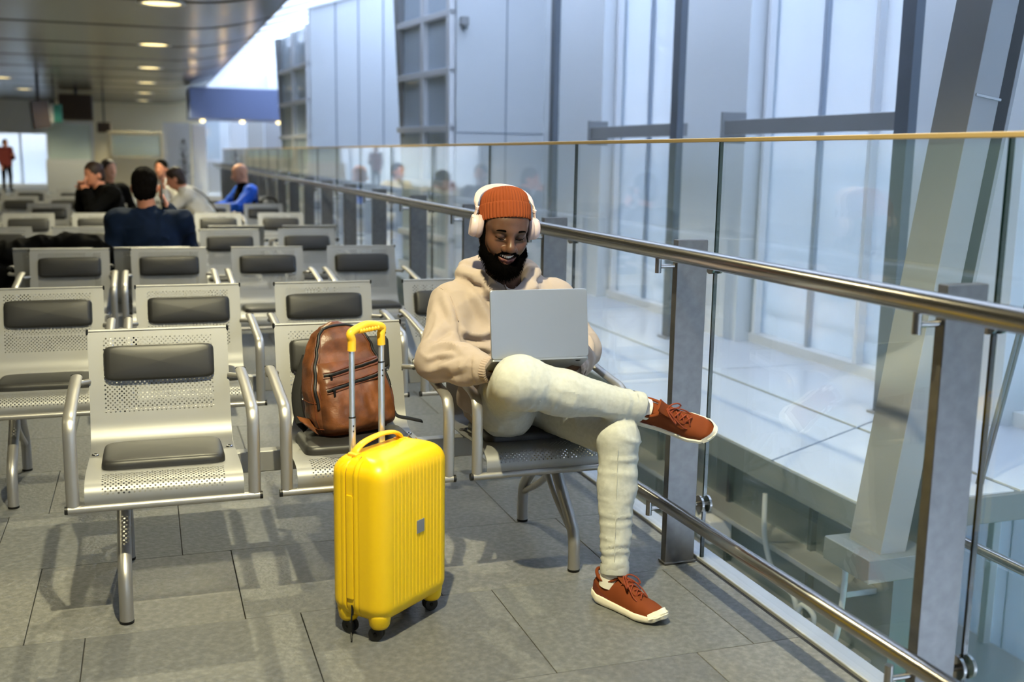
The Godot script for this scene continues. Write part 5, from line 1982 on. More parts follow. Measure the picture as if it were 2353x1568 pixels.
	# cuffs
	for q in [[EL_R, WR_R], [EL_L, WR_L]]:
		var d: Vector3 = (q[1] - q[0]).normalized()
		var a: Vector3 = q[1] - d * 0.028
		var cf := MB.new()
		var rows := []
		var sx := d.cross(Vector3.UP).normalized()
		var sy := sx.cross(d)
		for k in 12:
			var u := k / 11.0
			var rad := 0.044 - 0.004 * u - (0.008 if k == 11 else 0.0)
			var line := PackedVector3Array()
			for j in 120:
				var th := TAU * j / 120.0
				var rr := rad + 0.0011 * sin(th * 30.0)
				line.append(a + d * (0.058 * minf(u, 0.96)) + sx * cos(th) * rr + sy * sin(th) * rr)
			rows.append(line)
		cf.grid(rows, true)
		part("cuff", cf, M["hoodie_rib"], h)
	# drawstrings
	for s in [0, 1]:
		var ds := MB.new()
		var x0: float = [1.124, 1.172][s]
		var lay := []
		for k in 7:
			var q := Vector3(x0 + 0.0025 * k, 0.976 - 0.028 * k, -3.25)
			while f.at(q) > 0.001 and q.z > -3.48:
				q.z -= 0.002
			lay.append(q + Vector3(0, 0, 0.004))
		ds.tube(smooth(lay, 4), 0.0034, 8)
		part("drawstring", ds, M["hoodie_rib"], h)
	# shoulder seam of the right sleeve
	var pts := []
	for q in [Vector3(0.912, 0.968, -3.49), Vector3(0.927, 0.960, -3.459), Vector3(0.945, 0.939, -3.418), Vector3(0.953, 0.898, -3.380), Vector3(0.957, 0.865, -3.355)]:
		var w: Vector3 = q
		for it in 3:
			w -= f.grad(w).normalized() * (f.at(w) + 0.0008)
		pts.append(w)
	var sm := MB.new()
	sm.tube(smooth(pts, 6), 0.0020, 6)
	part("sleeve_seam", sm, M["hoodie_rib"], h)

func man_jeans(t: Node3D) -> void:
	var f := Field.new(Vector3(0.945, 0.08, -3.60), Vector3(1.50, 0.84, -2.89), 0.0070)
	f.limb(HIP_R + Vector3(0, -0.005, -0.02), HIP_L + Vector3(0, -0.005, -0.02), 0.098, 0.096, 0.03)
	f.limb(HIP_R, KN_R, 0.098, 0.079, 0.03)
	f.ball(HIP_R + Vector3(-0.01, -0.005, 0.10), Vector3(0.098, 0.092, 0.13), 0.03)
	f.limb(KN_R, KN_R.lerp(AN_R, 0.38) + Vector3(0, -0.006, -0.004), 0.079, 0.068, 0.03)
	f.limb(KN_R.lerp(AN_R, 0.38) + Vector3(0, -0.006, -0.004), AN_R, 0.068, 0.045, 0.03)
	f.limb(HIP_L, KN_L, 0.094, 0.066, 0.03)
	f.limb(KN_L, KN_L.lerp(AN_L, 0.36) + Vector3(0.002, 0, -0.010), 0.064, 0.060, 0.02)
	f.limb(KN_L.lerp(AN_L, 0.36) + Vector3(0.002, 0, -0.010), AN_L + Vector3(0, 0.0, 0), 0.060, 0.043, 0.025)
	# rest on the cushion
	var mb := MB.new()
	f.mesh_into(mb, func(p: Vector3, n: Vector3) -> Vector3:
		var d := 0.0022 * (ridge(p * 7.0) - 0.35)
		var k1 := near(p, KN_R + Vector3(0.05, -0.05, 0.0), 0.09)
		var k2 := near(p, KN_L + Vector3(0, -0.04, 0.02), 0.09)
		var a1 := near(p, AN_R, 0.08)
		var a2 := near(p, AN_L + Vector3(0, 0.04, 0), 0.10)
		var sh := near(p, AN_L.lerp(KN_L, 0.5), 0.16)
		var hip := near(p, HIP_R + Vector3(-0.02, -0.02, 0.14), 0.10)
		d += 0.0090 * k1 * (limb_folds(p, KN_R, AN_R, 12.0, 3.0) - 0.35)
		d += 0.0085 * k2 * (limb_folds(p, KN_L, AN_L, 14.0, 2.6) - 0.35)
		d += 0.0080 * a1 * (limb_folds(p, KN_R, AN_R, 19.0, 3.5) - 0.35)
		d += 0.0080 * a2 * (limb_folds(p, KN_L, AN_L, 18.0, 3.5) - 0.35)
		d += 0.0050 * sh * (limb_folds(p, KN_L, AN_L, 13.0, 2.5) - 0.35)
		d += 0.0040 * near(p, KN_R.lerp(AN_R, 0.55), 0.13) * (ridge(Vector3(p.x * 4.0 + p.y * 9.0, p.y * 4.0, p.z * 3.0)) - 0.35)
		d += 0.0090 * hip * (ridge(Vector3(p.x * 5.0 + p.y * 4.0, p.y * 11.0 - p.x * 4.0, p.z * 4.0)) - 0.35)
		var q := p + n * d
		if q.y < 0.4725 and q.z < -3.20:
			q.y = lerpf(q.y, 0.4725, 0.92)
		return q)
	var j := part("jeans", mb, M["jeans"], t)
	# seams: along the shin that stands, along the outer thigh
	var s1 := []
	for k in 15:
		var u := lerpf(0.04, 0.98, k / 14.0)
		var c := KN_L.lerp(AN_L, u)
		var dir := Vector3(-0.45, 0, 0.9).normalized()
		var p := c
		for it in 60:
			if f.at(p) > -0.0005:
				break
			p += dir * 0.0015
		s1.append(p + dir * 0.0008)
	var sm := MB.new()
	sm.tube(smooth(s1, 3), 0.0013, 6)
	part("seam", sm, M["jeans"], j)
	sm = MB.new()
	var s2 := []
	for k in 13:
		var a := lerpf(0.0, 1.0, k / 12.0)
		var c := (HIP_R + Vector3(-0.01, 0, 0.06)).lerp(KN_R + Vector3(0.02, -0.02, 0), a)
		var dir := Vector3(-0.55 + 0.75 * a, -0.25 + 0.5 * sin(a * PI), 0.85).normalized()
		var p := c
		for it in 90:
			if f.at(p) > -0.0005:
				break
			p += dir * 0.0015
		s2.append(p + dir * 0.0008)
	sm.tube(smooth(s2, 3), 0.0011, 6)
	part("seam", sm, M["jeans"], j)
	# hems
	for q in [[KN_R, AN_R, 0.047], [KN_L, AN_L, 0.044]]:
		var d: Vector3 = (q[1] - q[0]).normalized()
		var sx := d.cross(Vector3(0, 0, 1)).normalized()
		var sy := sx.cross(d)
		var rows := []
		for e in [[-0.012, 1.02], [0.000, 1.05], [0.018, 1.04], [0.022, 0.99], [0.020, 0.90]]:
			var line := PackedVector3Array()
			for k in 40:
				var th := TAU * k / 40
				var rr: float = q[2] * e[1] * (1.0 + 0.03 * sin(th * 3.0 + 1.0))
				line.append(q[1] + d * e[0] + sx * cos(th) * rr + sy * sin(th) * rr)
			rows.append(line)
		var hm := MB.new()
		hm.grid(rows, true)
		part("hem", hm, M["jeans"], j)

func man_beard(t: Node3D, head: Transform3D) -> void:
	var f := Field.new(Vector3(-0.095, -0.195, -0.05), Vector3(0.095, 0.045, 0.135), 0.0032)
	for s in [-1.0, 1.0]:
		f.limb(Vector3(s * 0.0660, 0.030, 0.016), Vector3(s * 0.0645, -0.030, 0.014), 0.0070, 0.0135, 0.01)
		f.limb(Vector3(s * 0.0645, -0.030, 0.014), Vector3(s * 0.0560, -0.075, 0.030), 0.0135, 0.022, 0.015)
		f.limb(Vector3(s * 0.0560, -0.075, 0.030), Vector3(s * 0.034, -0.106, 0.060), 0.021, 0.023, 0.02)
		f.limb(Vector3(s * 0.034, -0.106, 0.060), Vector3(0, -0.114, 0.072), 0.023, 0.025, 0.02)
		f.limb(Vector3(s * 0.045, -0.080, 0.058), Vector3(s * 0.028, -0.112, 0.076), 0.013, 0.014, 0.015)
		f.limb(Vector3(s * 0.0345, -0.060, 0.0760), Vector3(s * 0.0340, -0.092, 0.0760), 0.0058, 0.0090, 0.008)
		f.limb(Vector3(s * 0.0345, -0.060, 0.0760), Vector3(s * 0.016, -0.0515, 0.0915), 0.0052, 0.0046, 0.006)
		f.limb(Vector3(s * 0.016, -0.0515, 0.0915), Vector3(s * 0.003, -0.0505, 0.0965), 0.0046, 0.0034, 0.006)
	f.ball(Vector3(0, -0.110, 0.077), Vector3(0.036, 0.028, 0.022), 0.02)
	f.ball(Vector3(0, -0.126, 0.077), Vector3(0.020, 0.016, 0.015), 0.02)
	f.limb(Vector3(0, -0.098, 0.0905), Vector3(0, -0.120, 0.0900), 0.0050, 0.014, 0.012)
	# leave the mouth and lower lip free
	f.ball(Vector3(0, -0.0745, 0.096), Vector3(0.0310, 0.0185, 0.030), 0.006, Basis(), true)
	var mb := MB.new()
	mb.xf = head
	var surf := MB.new()
	f.mesh_into(surf)
	f.mesh_into(mb, func(p: Vector3, n: Vector3) -> Vector3: return p + n * (0.0016 * wrinkle.get_noise_3dv(p * 260.0)))
	var b := part("beard", mb, M["beard"], t)
	var rng := RandomNumberGenerator.new()
	rng.seed = 91
	var hs := MB.new()
	hs.xf = head
	for k in 5200:
		var i := rng.randi_range(0, surf.v.size() - 1)
		var p := surf.v[i] + Vector3(rng.randf_range(-1, 1), rng.randf_range(-1, 1), rng.randf_range(-1, 1)) * 0.0015
		var n := surf.n[i]
		if n.z < -0.4:
			continue
		var low := smoothstep(-0.05, -0.14, p.y)
		var L := lerpf(0.0035, 0.0125, low) * rng.randf_range(0.6, 1.3)
		var d := (n * 0.8 + Vector3(rng.randf_range(-0.6, 0.6), -0.5 + rng.randf_range(-0.5, 0.3), rng.randf_range(-0.3, 0.3))).normalized()
		var e := (d + Vector3(rng.randf_range(-0.5, 0.5), -0.6, 0.1)).normalized()
		var q := p + d * L * 0.6
		hs.tube(P3([p - n * 0.001, q, q + e * L * 0.5]), [0.00042, 0.00036, 0.0001], 3, false)
	var hh := part("hair_strands", hs, M["beard"], b)
	hh.set_meta("kind", "stuff")

func man_beanie(t: Node3D, head: Transform3D) -> void:
	var tilt := Transform3D(Basis(Vector3.RIGHT, -0.50) * Basis(Vector3(0, 0, 1), 0.04), Vector3(0, 0.026, -0.004))
	var mb := MB.new()
	mb.xf = head * tilt
	var N := 44 * 8
	# profile: (scale of the oval, height, rib depth)
	var prof := [[0.93, 0.006, 0.0], [0.98, -0.004, 0.6], [1.0, 0.000, 1.0], [1.014, 0.012, 1.0], [1.014, 0.026, 1.0], [1.008, 0.040, 1.0], [1.0, 0.047, 0.9], [0.975, 0.050, 0.5], [0.955, 0.0485, 0.8], [0.950, 0.052, 1.0], [0.940, 0.062, 1.0], [0.915, 0.0730, 1.0], [0.865, 0.0835, 1.05], [0.78, 0.0930, 1.1], [0.66, 0.1005, 1.15], [0.52, 0.1060, 1.2], [0.37, 0.1095, 1.1], [0.22, 0.1115, 0.8], [0.09, 0.1123, 0.4], [0.02, 0.1125, 0.0]]
	var rows := []
	for i in prof.size() * 2 - 1:
		var a: Array = prof[i / 2]
		var b: Array = prof[mini(i / 2 + 1, prof.size() - 1)]
		var u := 0.5 if i % 2 == 1 else 0.0
		var sc := lerpf(a[0], b[0], u)
		var y := lerpf(a[1], b[1], u)
		var rd := lerpf(a[2], b[2], u)
		var line := PackedVector3Array()
		for j in N:
			var th := TAU * j / N
			var rib := absf(sin(th * 22.0))
			rib = pow(rib, 0.7)
			var r := -0.0038 * rd * (1.0 - rib) + 0.0010 * wrinkle.get_noise_3d(cos(th) * 3.0, y * 30.0, sin(th) * 3.0)
			var k := Vector3(cos(th) * 0.0845, 0, sin(th) * 0.1060) * sc
			var o := Vector3(cos(th), 0.35 if sc < 0.9 else 0.0, sin(th)).normalized()
			line.append(k + o * r * minf(1.0, sc * 2.5) + Vector3(0, y, 0))
		rows.append(line)
	mb.grid(rows, true)
	part("beanie", mb, M["beanie"], t)

# ------------------------------------------------ shoes: local x heel to toe, y up, z across
const SHOE_L := 0.283

func shoe_half(x: float) -> float:
	return lerp_table([[0.0, 0.010], [0.012, 0.026], [0.04, 0.036], [0.10, 0.035], [0.15, 0.039], [0.20, 0.045], [0.235, 0.042], [0.262, 0.030], [0.278, 0.014], [0.283, 0.003]], x)

func shoe_top(x: float) -> float:
	return lerp_table([[0.0, 0.070], [0.02, 0.088], [0.05, 0.098], [0.10, 0.098], [0.13, 0.090], [0.17, 0.072], [0.21, 0.056], [0.25, 0.046], [0.275, 0.036], [0.283, 0.030]], x)

func shoe_sole(x: float) -> float:
	return lerp_table([[0.0, 0.040], [0.05, 0.032], [0.11, 0.026], [0.18, 0.024], [0.24, 0.026], [0.265, 0.034], [0.283, 0.044]], x)

func shoe_bottom(x: float) -> float:
	return lerp_table([[0.0, 0.018], [0.03, 0.004], [0.07, 0.0], [0.20, 0.0], [0.25, 0.006], [0.283, 0.022]], x)

func build_shoe(t: Node3D, called: String, xf: Transform3D) -> void:
	var up := MB.new()
	up.xf = xf
	var rows := []
	var N := 40
	for i in 61:
		var x := SHOE_L * (1.0 - cos(PI * i / 60.0)) / 2.0
		x = clampf(x, 0.001, SHOE_L - 0.0012)
		var w := shoe_half(x) * 0.96
		var y0 := shoe_sole(x) - 0.006
		var y1 := shoe_top(x)
		var line := PackedVector3Array()
		for j in N:
			var a := PI * j / (N - 1)
			var c := cos(a)
			var s := sin(a)
			var narrow := 1.0 - 0.30 * pow(s, 2.0) * (1.0 - smoothstep(0.16, 0.24, x))
			var yy := y0 + (y1 - y0) * pow(s, 0.80)
			# opening for the ankle
			var open := smoothstep(0.010, 0.03, x) * (1.0 - smoothstep(0.085, 0.105, x))
			yy -= open * 0.012 * pow(s, 6.0)
			line.append(Vector3(x, yy, signf(c) * pow(absf(c), 0.75) * w * narrow))
		rows.append(line)
	up.grid(rows, false, 0)
	# outward check is done by the ring centre; close under the foot
	var sh := part(called, up, M["shoe_knit"], t)
	# sole, with the toe guard rising at the tip
	var so := MB.new()
	so.xf = xf
	rows = []
	for i in 61:
		var x := SHOE_L * (1.0 - cos(PI * i / 60.0)) / 2.0
		var xx := clampf(x, 0.0015, SHOE_L - 0.0005) * 1.022 - 0.003
		var w := maxf(shoe_half(clampf(x, 0.002, SHOE_L - 0.0015)) + 0.0035, 0.004)
		var b := shoe_bottom(x)
		var tp := shoe_sole(x)
		var line := PackedVector3Array()
		for q in [[-0.88, 0.0], [-1.0, 0.18], [-1.05, 0.5], [-1.0, 0.85], [-0.95, 1.0], [-0.6, 0.9], [0.6, 0.9], [0.95, 1.0], [1.0, 0.85], [1.05, 0.5], [1.0, 0.18], [0.88, 0.0], [0.4, 0.0], [-0.4, 0.0]]:
			line.append(Vector3(xx, lerpf(b, tp, q[1]), q[0] * w))
		rows.append(line)
	so.grid(rows, true, 0, true, true)
	part("sole", so, M["sole"], sh)
	var tg := MB.new()
	tg.xf = xf
	rows = []
	for i in 9:
		var u := i / 8.0
		var line := PackedVector3Array()
		for j in 17:
			var v := lerpf(-1.0, 1.0, j / 16.0)
			var x := SHOE_L - 0.034 * v * v - 0.001 - 0.010 * u * (1.0 - 0.6 * absf(v))
			var y := lerpf(shoe_sole(x) - 0.012, shoe_sole(x) + 0.011 * (1.0 - v * v) + 0.001, u)
			line.append(Vector3(x + 0.006 * (1.0 - u), y + 0.004, v * (0.0445 - 0.006 * u)))
		rows.append(line)
	tg.grid(rows, false, 0)
	part("toe_guard", tg, M["sole"], sh)
	# heel counter and eyestay in a darker knit
	var hc := MB.new()
	hc.xf = xf
	rows = []
	for i in 9:
		var u := i / 8.0
		var line := PackedVector3Array()
		for j in 25:
			var v := lerpf(-1.0, 1.0, j / 24.0)
			var x := 0.002 + 0.085 * v * v
			var y := lerpf(shoe_sole(x) - 0.003, shoe_sole(x) + lerpf(0.030, 0.010, v * v), u)
			var w := shoe_half(x) * 0.96 * (1.0 - 0.12 * u) + 0.0022
			line.append(Vector3(x - 0.0022 + 0.002 * u, y, signf(v) * w if absf(v) > 0.35 else w * v / 0.35))
		rows.append(line)
	hc.grid(rows, false, 0)
	part("heel_counter", hc, M["shoe_dark"], sh)
	var tn := MB.new()
	tn.xf = xf
	tn.tube(smooth([Vector3(0.178, 0.0665, 0), Vector3(0.145, 0.083, 0), Vector3(0.115, 0.099, 0), Vector3(0.098, 0.118, 0), Vector3(0.092, 0.128, 0)], 5), 0.020, 16, true, Vector2(1.0, 0.22), Vector3(0, 0, 1))
	part("tongue", tn, M["shoe_knit"], sh)
	var co := MB.new()
	co.xf = xf
	var cp := []
	for k in 29:
		var th := TAU * k / 28.0
		cp.append(Vector3(0.058 - cos(th) * 0.048, 0.096 + 0.006 * cos(th * 2.0) - 0.008 * sin(th) * sin(th), sin(th) * 0.030))
	co.tube(smooth(cp, 2), 0.0055, 10, false)
	part("collar", co, M["shoe_knit"], sh)
	# laces
	var lc := MB.new()
	lc.xf = xf
	for k in 4:
		var x := 0.128 + 0.019 * k
		var y := shoe_top(x) + 0.0045
		var w := 0.019 - 0.0015 * k
		lc.tube(smooth([Vector3(x - 0.004, y - 0.008, -w), Vector3(x, y, -w * 0.5), Vector3(x + 0.006, y + 0.001, 0), Vector3(x + 0.010, y - 0.002, w * 0.5), Vector3(x + 0.014, y - 0.011, w)], 4), 0.0024, 8)
		lc.tube(smooth([Vector3(x - 0.004, y - 0.008, w), Vector3(x, y + 0.001, w * 0.5), Vector3(x + 0.006, y + 0.003, 0), Vector3(x + 0.010, y - 0.002, -w * 0.5), Vector3(x + 0.014, y - 0.011, -w)], 4), 0.0024, 8)
	for s in [-1.0, 1.0]:
		lc.tube(smooth([Vector3(0.120, 0.104, 0), Vector3(0.126, 0.112, s * 0.014), Vector3(0.144, 0.103, s * 0.030), Vector3(0.156, 0.088, s * 0.033), Vector3(0.147, 0.090, s * 0.020), Vector3(0.124, 0.104, 0)], 6), 0.0024, 8)
		lc.tube(smooth([Vector3(0.122, 0.105, 0), Vector3(0.140, 0.098, s * 0.014), Vector3(0.164, 0.080, s * 0.024), Vector3(0.180, 0.065, s * 0.028), Vector3(0.192, 0.056, s * 0.026)], 6), 0.0022, 8)
	lc.sphere(Vector3(0.122, 0.105, 0), Vector3(0.006, 0.005, 0.006))
	part("lace", lc, M["lace"], sh)

func man_shoes(t: Node3D) -> void:
	# the standing foot
	var d := Vector3(0.425, 0, 0.905).normalized()
	var z := d.cross(Vector3.UP).normalized()
	var xl := Transform3D(Basis(d, Vector3.UP, z), Vector3(1.322, 0.001, -3.003))
	build_shoe(t, "shoe", xl)
	# the crossed foot
	var dr := Vector3(0.830, -0.200, 0.520).normalized()
	var ur := Vector3(-0.22, 0.56, 0.80)
	ur = (ur - dr * ur.dot(dr)).normalized()
	var br := Basis(dr, ur, dr.cross(ur).normalized())
	var xr := Transform3D(br, Vector3(1.478, 0.622, -3.003) - dr * 0.052 - ur * 0.080)
	build_shoe(t, "shoe", xr)
	for q in [[AN_L + Vector3(0, 0.035, 0), xl * Vector3(0.062, 0.06, 0), 0.037], [AN_R - dr * 0.02 - Vector3(0.02, -0.005, 0), xr * Vector3(0.058, 0.065, 0), 0.035]]:
		var s := MB.new()
		s.tube(smooth([q[0], q[0].lerp(q[1], 0.5), q[1]], 6), q[2], 24)
		part("sock", s, M["sock"], t)

func build_headphones(head: Transform3D) -> void:
	var t := thing("headphones", "pale pink over-ear headphones worn over the rust beanie", "headphones")
	t.transform = head
	var band := MB.new()
	band.tube(smooth([Vector3(-0.0985, 0.058, -0.012), Vector3(-0.0970, 0.078, -0.034), Vector3(-0.0840, 0.098, -0.060), Vector3(-0.050, 0.112, -0.084), Vector3(0, 0.117, -0.093), Vector3(0.050, 0.112, -0.084), Vector3(0.0840, 0.098, -0.060), Vector3(0.0970, 0.078, -0.034), Vector3(0.0985, 0.058, -0.012)], 8), 0.0092, 14, true, Vector2(1.15, 0.42), Vector3(0, -0.5, 1))
	part("headband", band, M["headphone"], t)
	for s in [-1.0, 1.0]:
		var turn := Basis(Vector3.UP, s * 0.16) * Basis(Vector3(0, 0, 1), s * 0.05)
		var cx := Transform3D(turn * Basis(Vector3(0, 0, 1), -s * PI / 2) , Vector3(s * 0.089, 0.004, -0.002))
		# the lathe's axis is the ear axis; y grows outwards
		var pad := MB.new()
		pad.lathe(PackedVector2Array([Vector2(0.018, -0.014), Vector2(0.030, -0.016), Vector2(0.0365, -0.012), Vector2(0.0385, -0.004), Vector2(0.0370, 0.003), Vector2(0.033, 0.006), Vector2(0.001, 0.006)]), 36, cx * Transform3D(Basis.from_scale(Vector3(1.02, 1, 0.90)), Vector3.ZERO))
		part("ear_pad", pad, M["headphone_pad"], t)
		var cup := MB.new()
		cup.lathe(PackedVector2Array([Vector2(0.035, 0.004), Vector2(0.0372, 0.010), Vector2(0.0365, 0.018), Vector2(0.0330, 0.0245), Vector2(0.0300, 0.0262), Vector2(0.020, 0.0268), Vector2(0.001, 0.0270)]), 36, cx * Transform3D(Basis.from_scale(Vector3(1.02, 1, 0.90)), Vector3.ZERO))
		var c := part("ear_cup", cup, M["headphone"], t)
		var rim := MB.new()
		var rp := PackedVector3Array()
		for k in 37:
			var th := TAU * k / 36
			rp.append(cx * Vector3(cos(th) * 0.0315 * 1.02, 0.0255, sin(th) * 0.0315 * 0.90))
		rim.tube(rp, 0.0009, 6, false)
		part("cup_rim", rim, M["headphone_pad"], c)
		var arm := MB.new()
		arm.tube(smooth([Vector3(s * 0.0985, 0.064, -0.011), Vector3(s * 0.1005, 0.050, -0.010), Vector3(s * 0.105, 0.034, -0.008), Vector3(s * 0.110, 0.022, -0.006)], 6), 0.0078, 12, true, Vector2(1.3, 0.50), Vector3(0, 0, 1))
		arm.tube(P3([Vector3(s * 0.0985, 0.068, -0.011), Vector3(s * 0.0985, 0.060, -0.011)]), 0.0100, 14, true, Vector2(1.2, 0.6), Vector3(0, 0, 1))
		var a := part("slider", arm, M["headphone"], t)
		var yk := MB.new()
		yk.box(Vector3(s * 0.1095, 0.027, -0.004), Vector3(0.010, 0.024, 0.032), 0.004, turn)
		part("hinge", yk, M["headphone"], a)
		var bt := MB.new()
		for k in 2:
			bt.sphere(cx * Vector3(s * 0.030, 0.014, 0.022 - 0.012 * k), Vector3(0.0016, 0.0016, 0.0016), Basis(), 6, 8)
		part("button", bt, M["headphone_pad"], c)

func build_laptop() -> void:
	var t := thing("laptop", "open silver laptop resting on the man's crossed leg, its lid towards us", "laptop", Vector3(1.134, 0.788, -3.050), deg_to_rad(-2.0))
	var w := 0.316
	var d := 0.212
	# lid: leans back from the hinge
	var lb := Basis(Vector3.RIGHT, deg_to_rad(-8.5))
	var lid := MB.new()
	var rows := []
	for z in [[0.0, 0.0035], [0.0, 0.0], [0.0034, 0.0], [0.0034, 0.0035]]:
		pass
	lid_shell(lid, w, d, 0.0055, 0.010, lb, 0.0)
	var lp := part("lid", lid, M["laptop_silver"], t)
	part("screen", bx(lb * Vector3(0, d / 2, -0.0033), Vector3(w - 0.016, d - 0.020, 0.0006), 0.0, lb), M["laptop_screen"], lp)
	var bb := Basis(Vector3.RIGHT, deg_to_rad(-90.0 - 29.0))
	var base := MB.new()
	lid_shell(base, w, d, 0.013, 0.010, bb, 0.0)
	var bp := part("base", base, M["laptop_silver"], t)
	# keys on the inner face
	for r in 5:
		for k in 13:
			part("key", key_mesh(), M["laptop_key"], bp).transform = Transform3D(bb, bb * Vector3(-0.126 + 0.021 * k, 0.035 + 0.019 * r, 0.0072))
	part("trackpad", bx(bb * Vector3(0, 0.168, 0.0068), Vector3(0.11, 0.07, 0.0008), 0.0, bb), M["aluminium"], bp)
	for x in [-0.128, 0.128]:
		for y in [0.018, 0.192]:
			var ft := MB.new()
			ft.sphere(bb * Vector3(x, y, -0.0068), Vector3(0.0085, 0.0045, 0.0022), bb, 8, 14)
			part("foot", ft, M["rubber"], bp)
	part("hinge", bx(Vector3(0, 0.001, -0.002), Vector3(0.24, 0.008, 0.008), 0.003), M["laptop_silver"], t)

var key_cache: ArrayMesh
func key_mesh() -> ArrayMesh:
	if key_cache == null:
		key_cache = bx(Vector3.ZERO, Vector3(0.0175, 0.0155, 0.0016), 0.0006).mesh()
	return key_cache

# slab with rounded corners standing on y = 0, thickness th
func lid_shell(m: MB, w: float, d: float, th: float, r: float, b: Basis, z0: float) -> void:
	var ring := func(ins: float, z: float) -> PackedVector3Array:
		var q := rounded_ring(w / 2 - ins, d / 2 - ins, r - ins * 0.5, 14, 10, 6, z)
		var out := PackedVector3Array()
		for p in q[0]:
			out.append(b * Vector3(p.x, p.z + d / 2, z0 + p.y))
		return out
	var rows := []
	for k in [[0.0008, -th / 2], [0.0, -th / 2 + 0.0008], [0.0, th / 2 - 0.0016], [0.0007, th / 2 - 0.0004], [0.0018, th / 2]]:
		rows.append((ring as Callable).call(k[0], k[1]))
	m.grid(rows, true, 0, true, true)

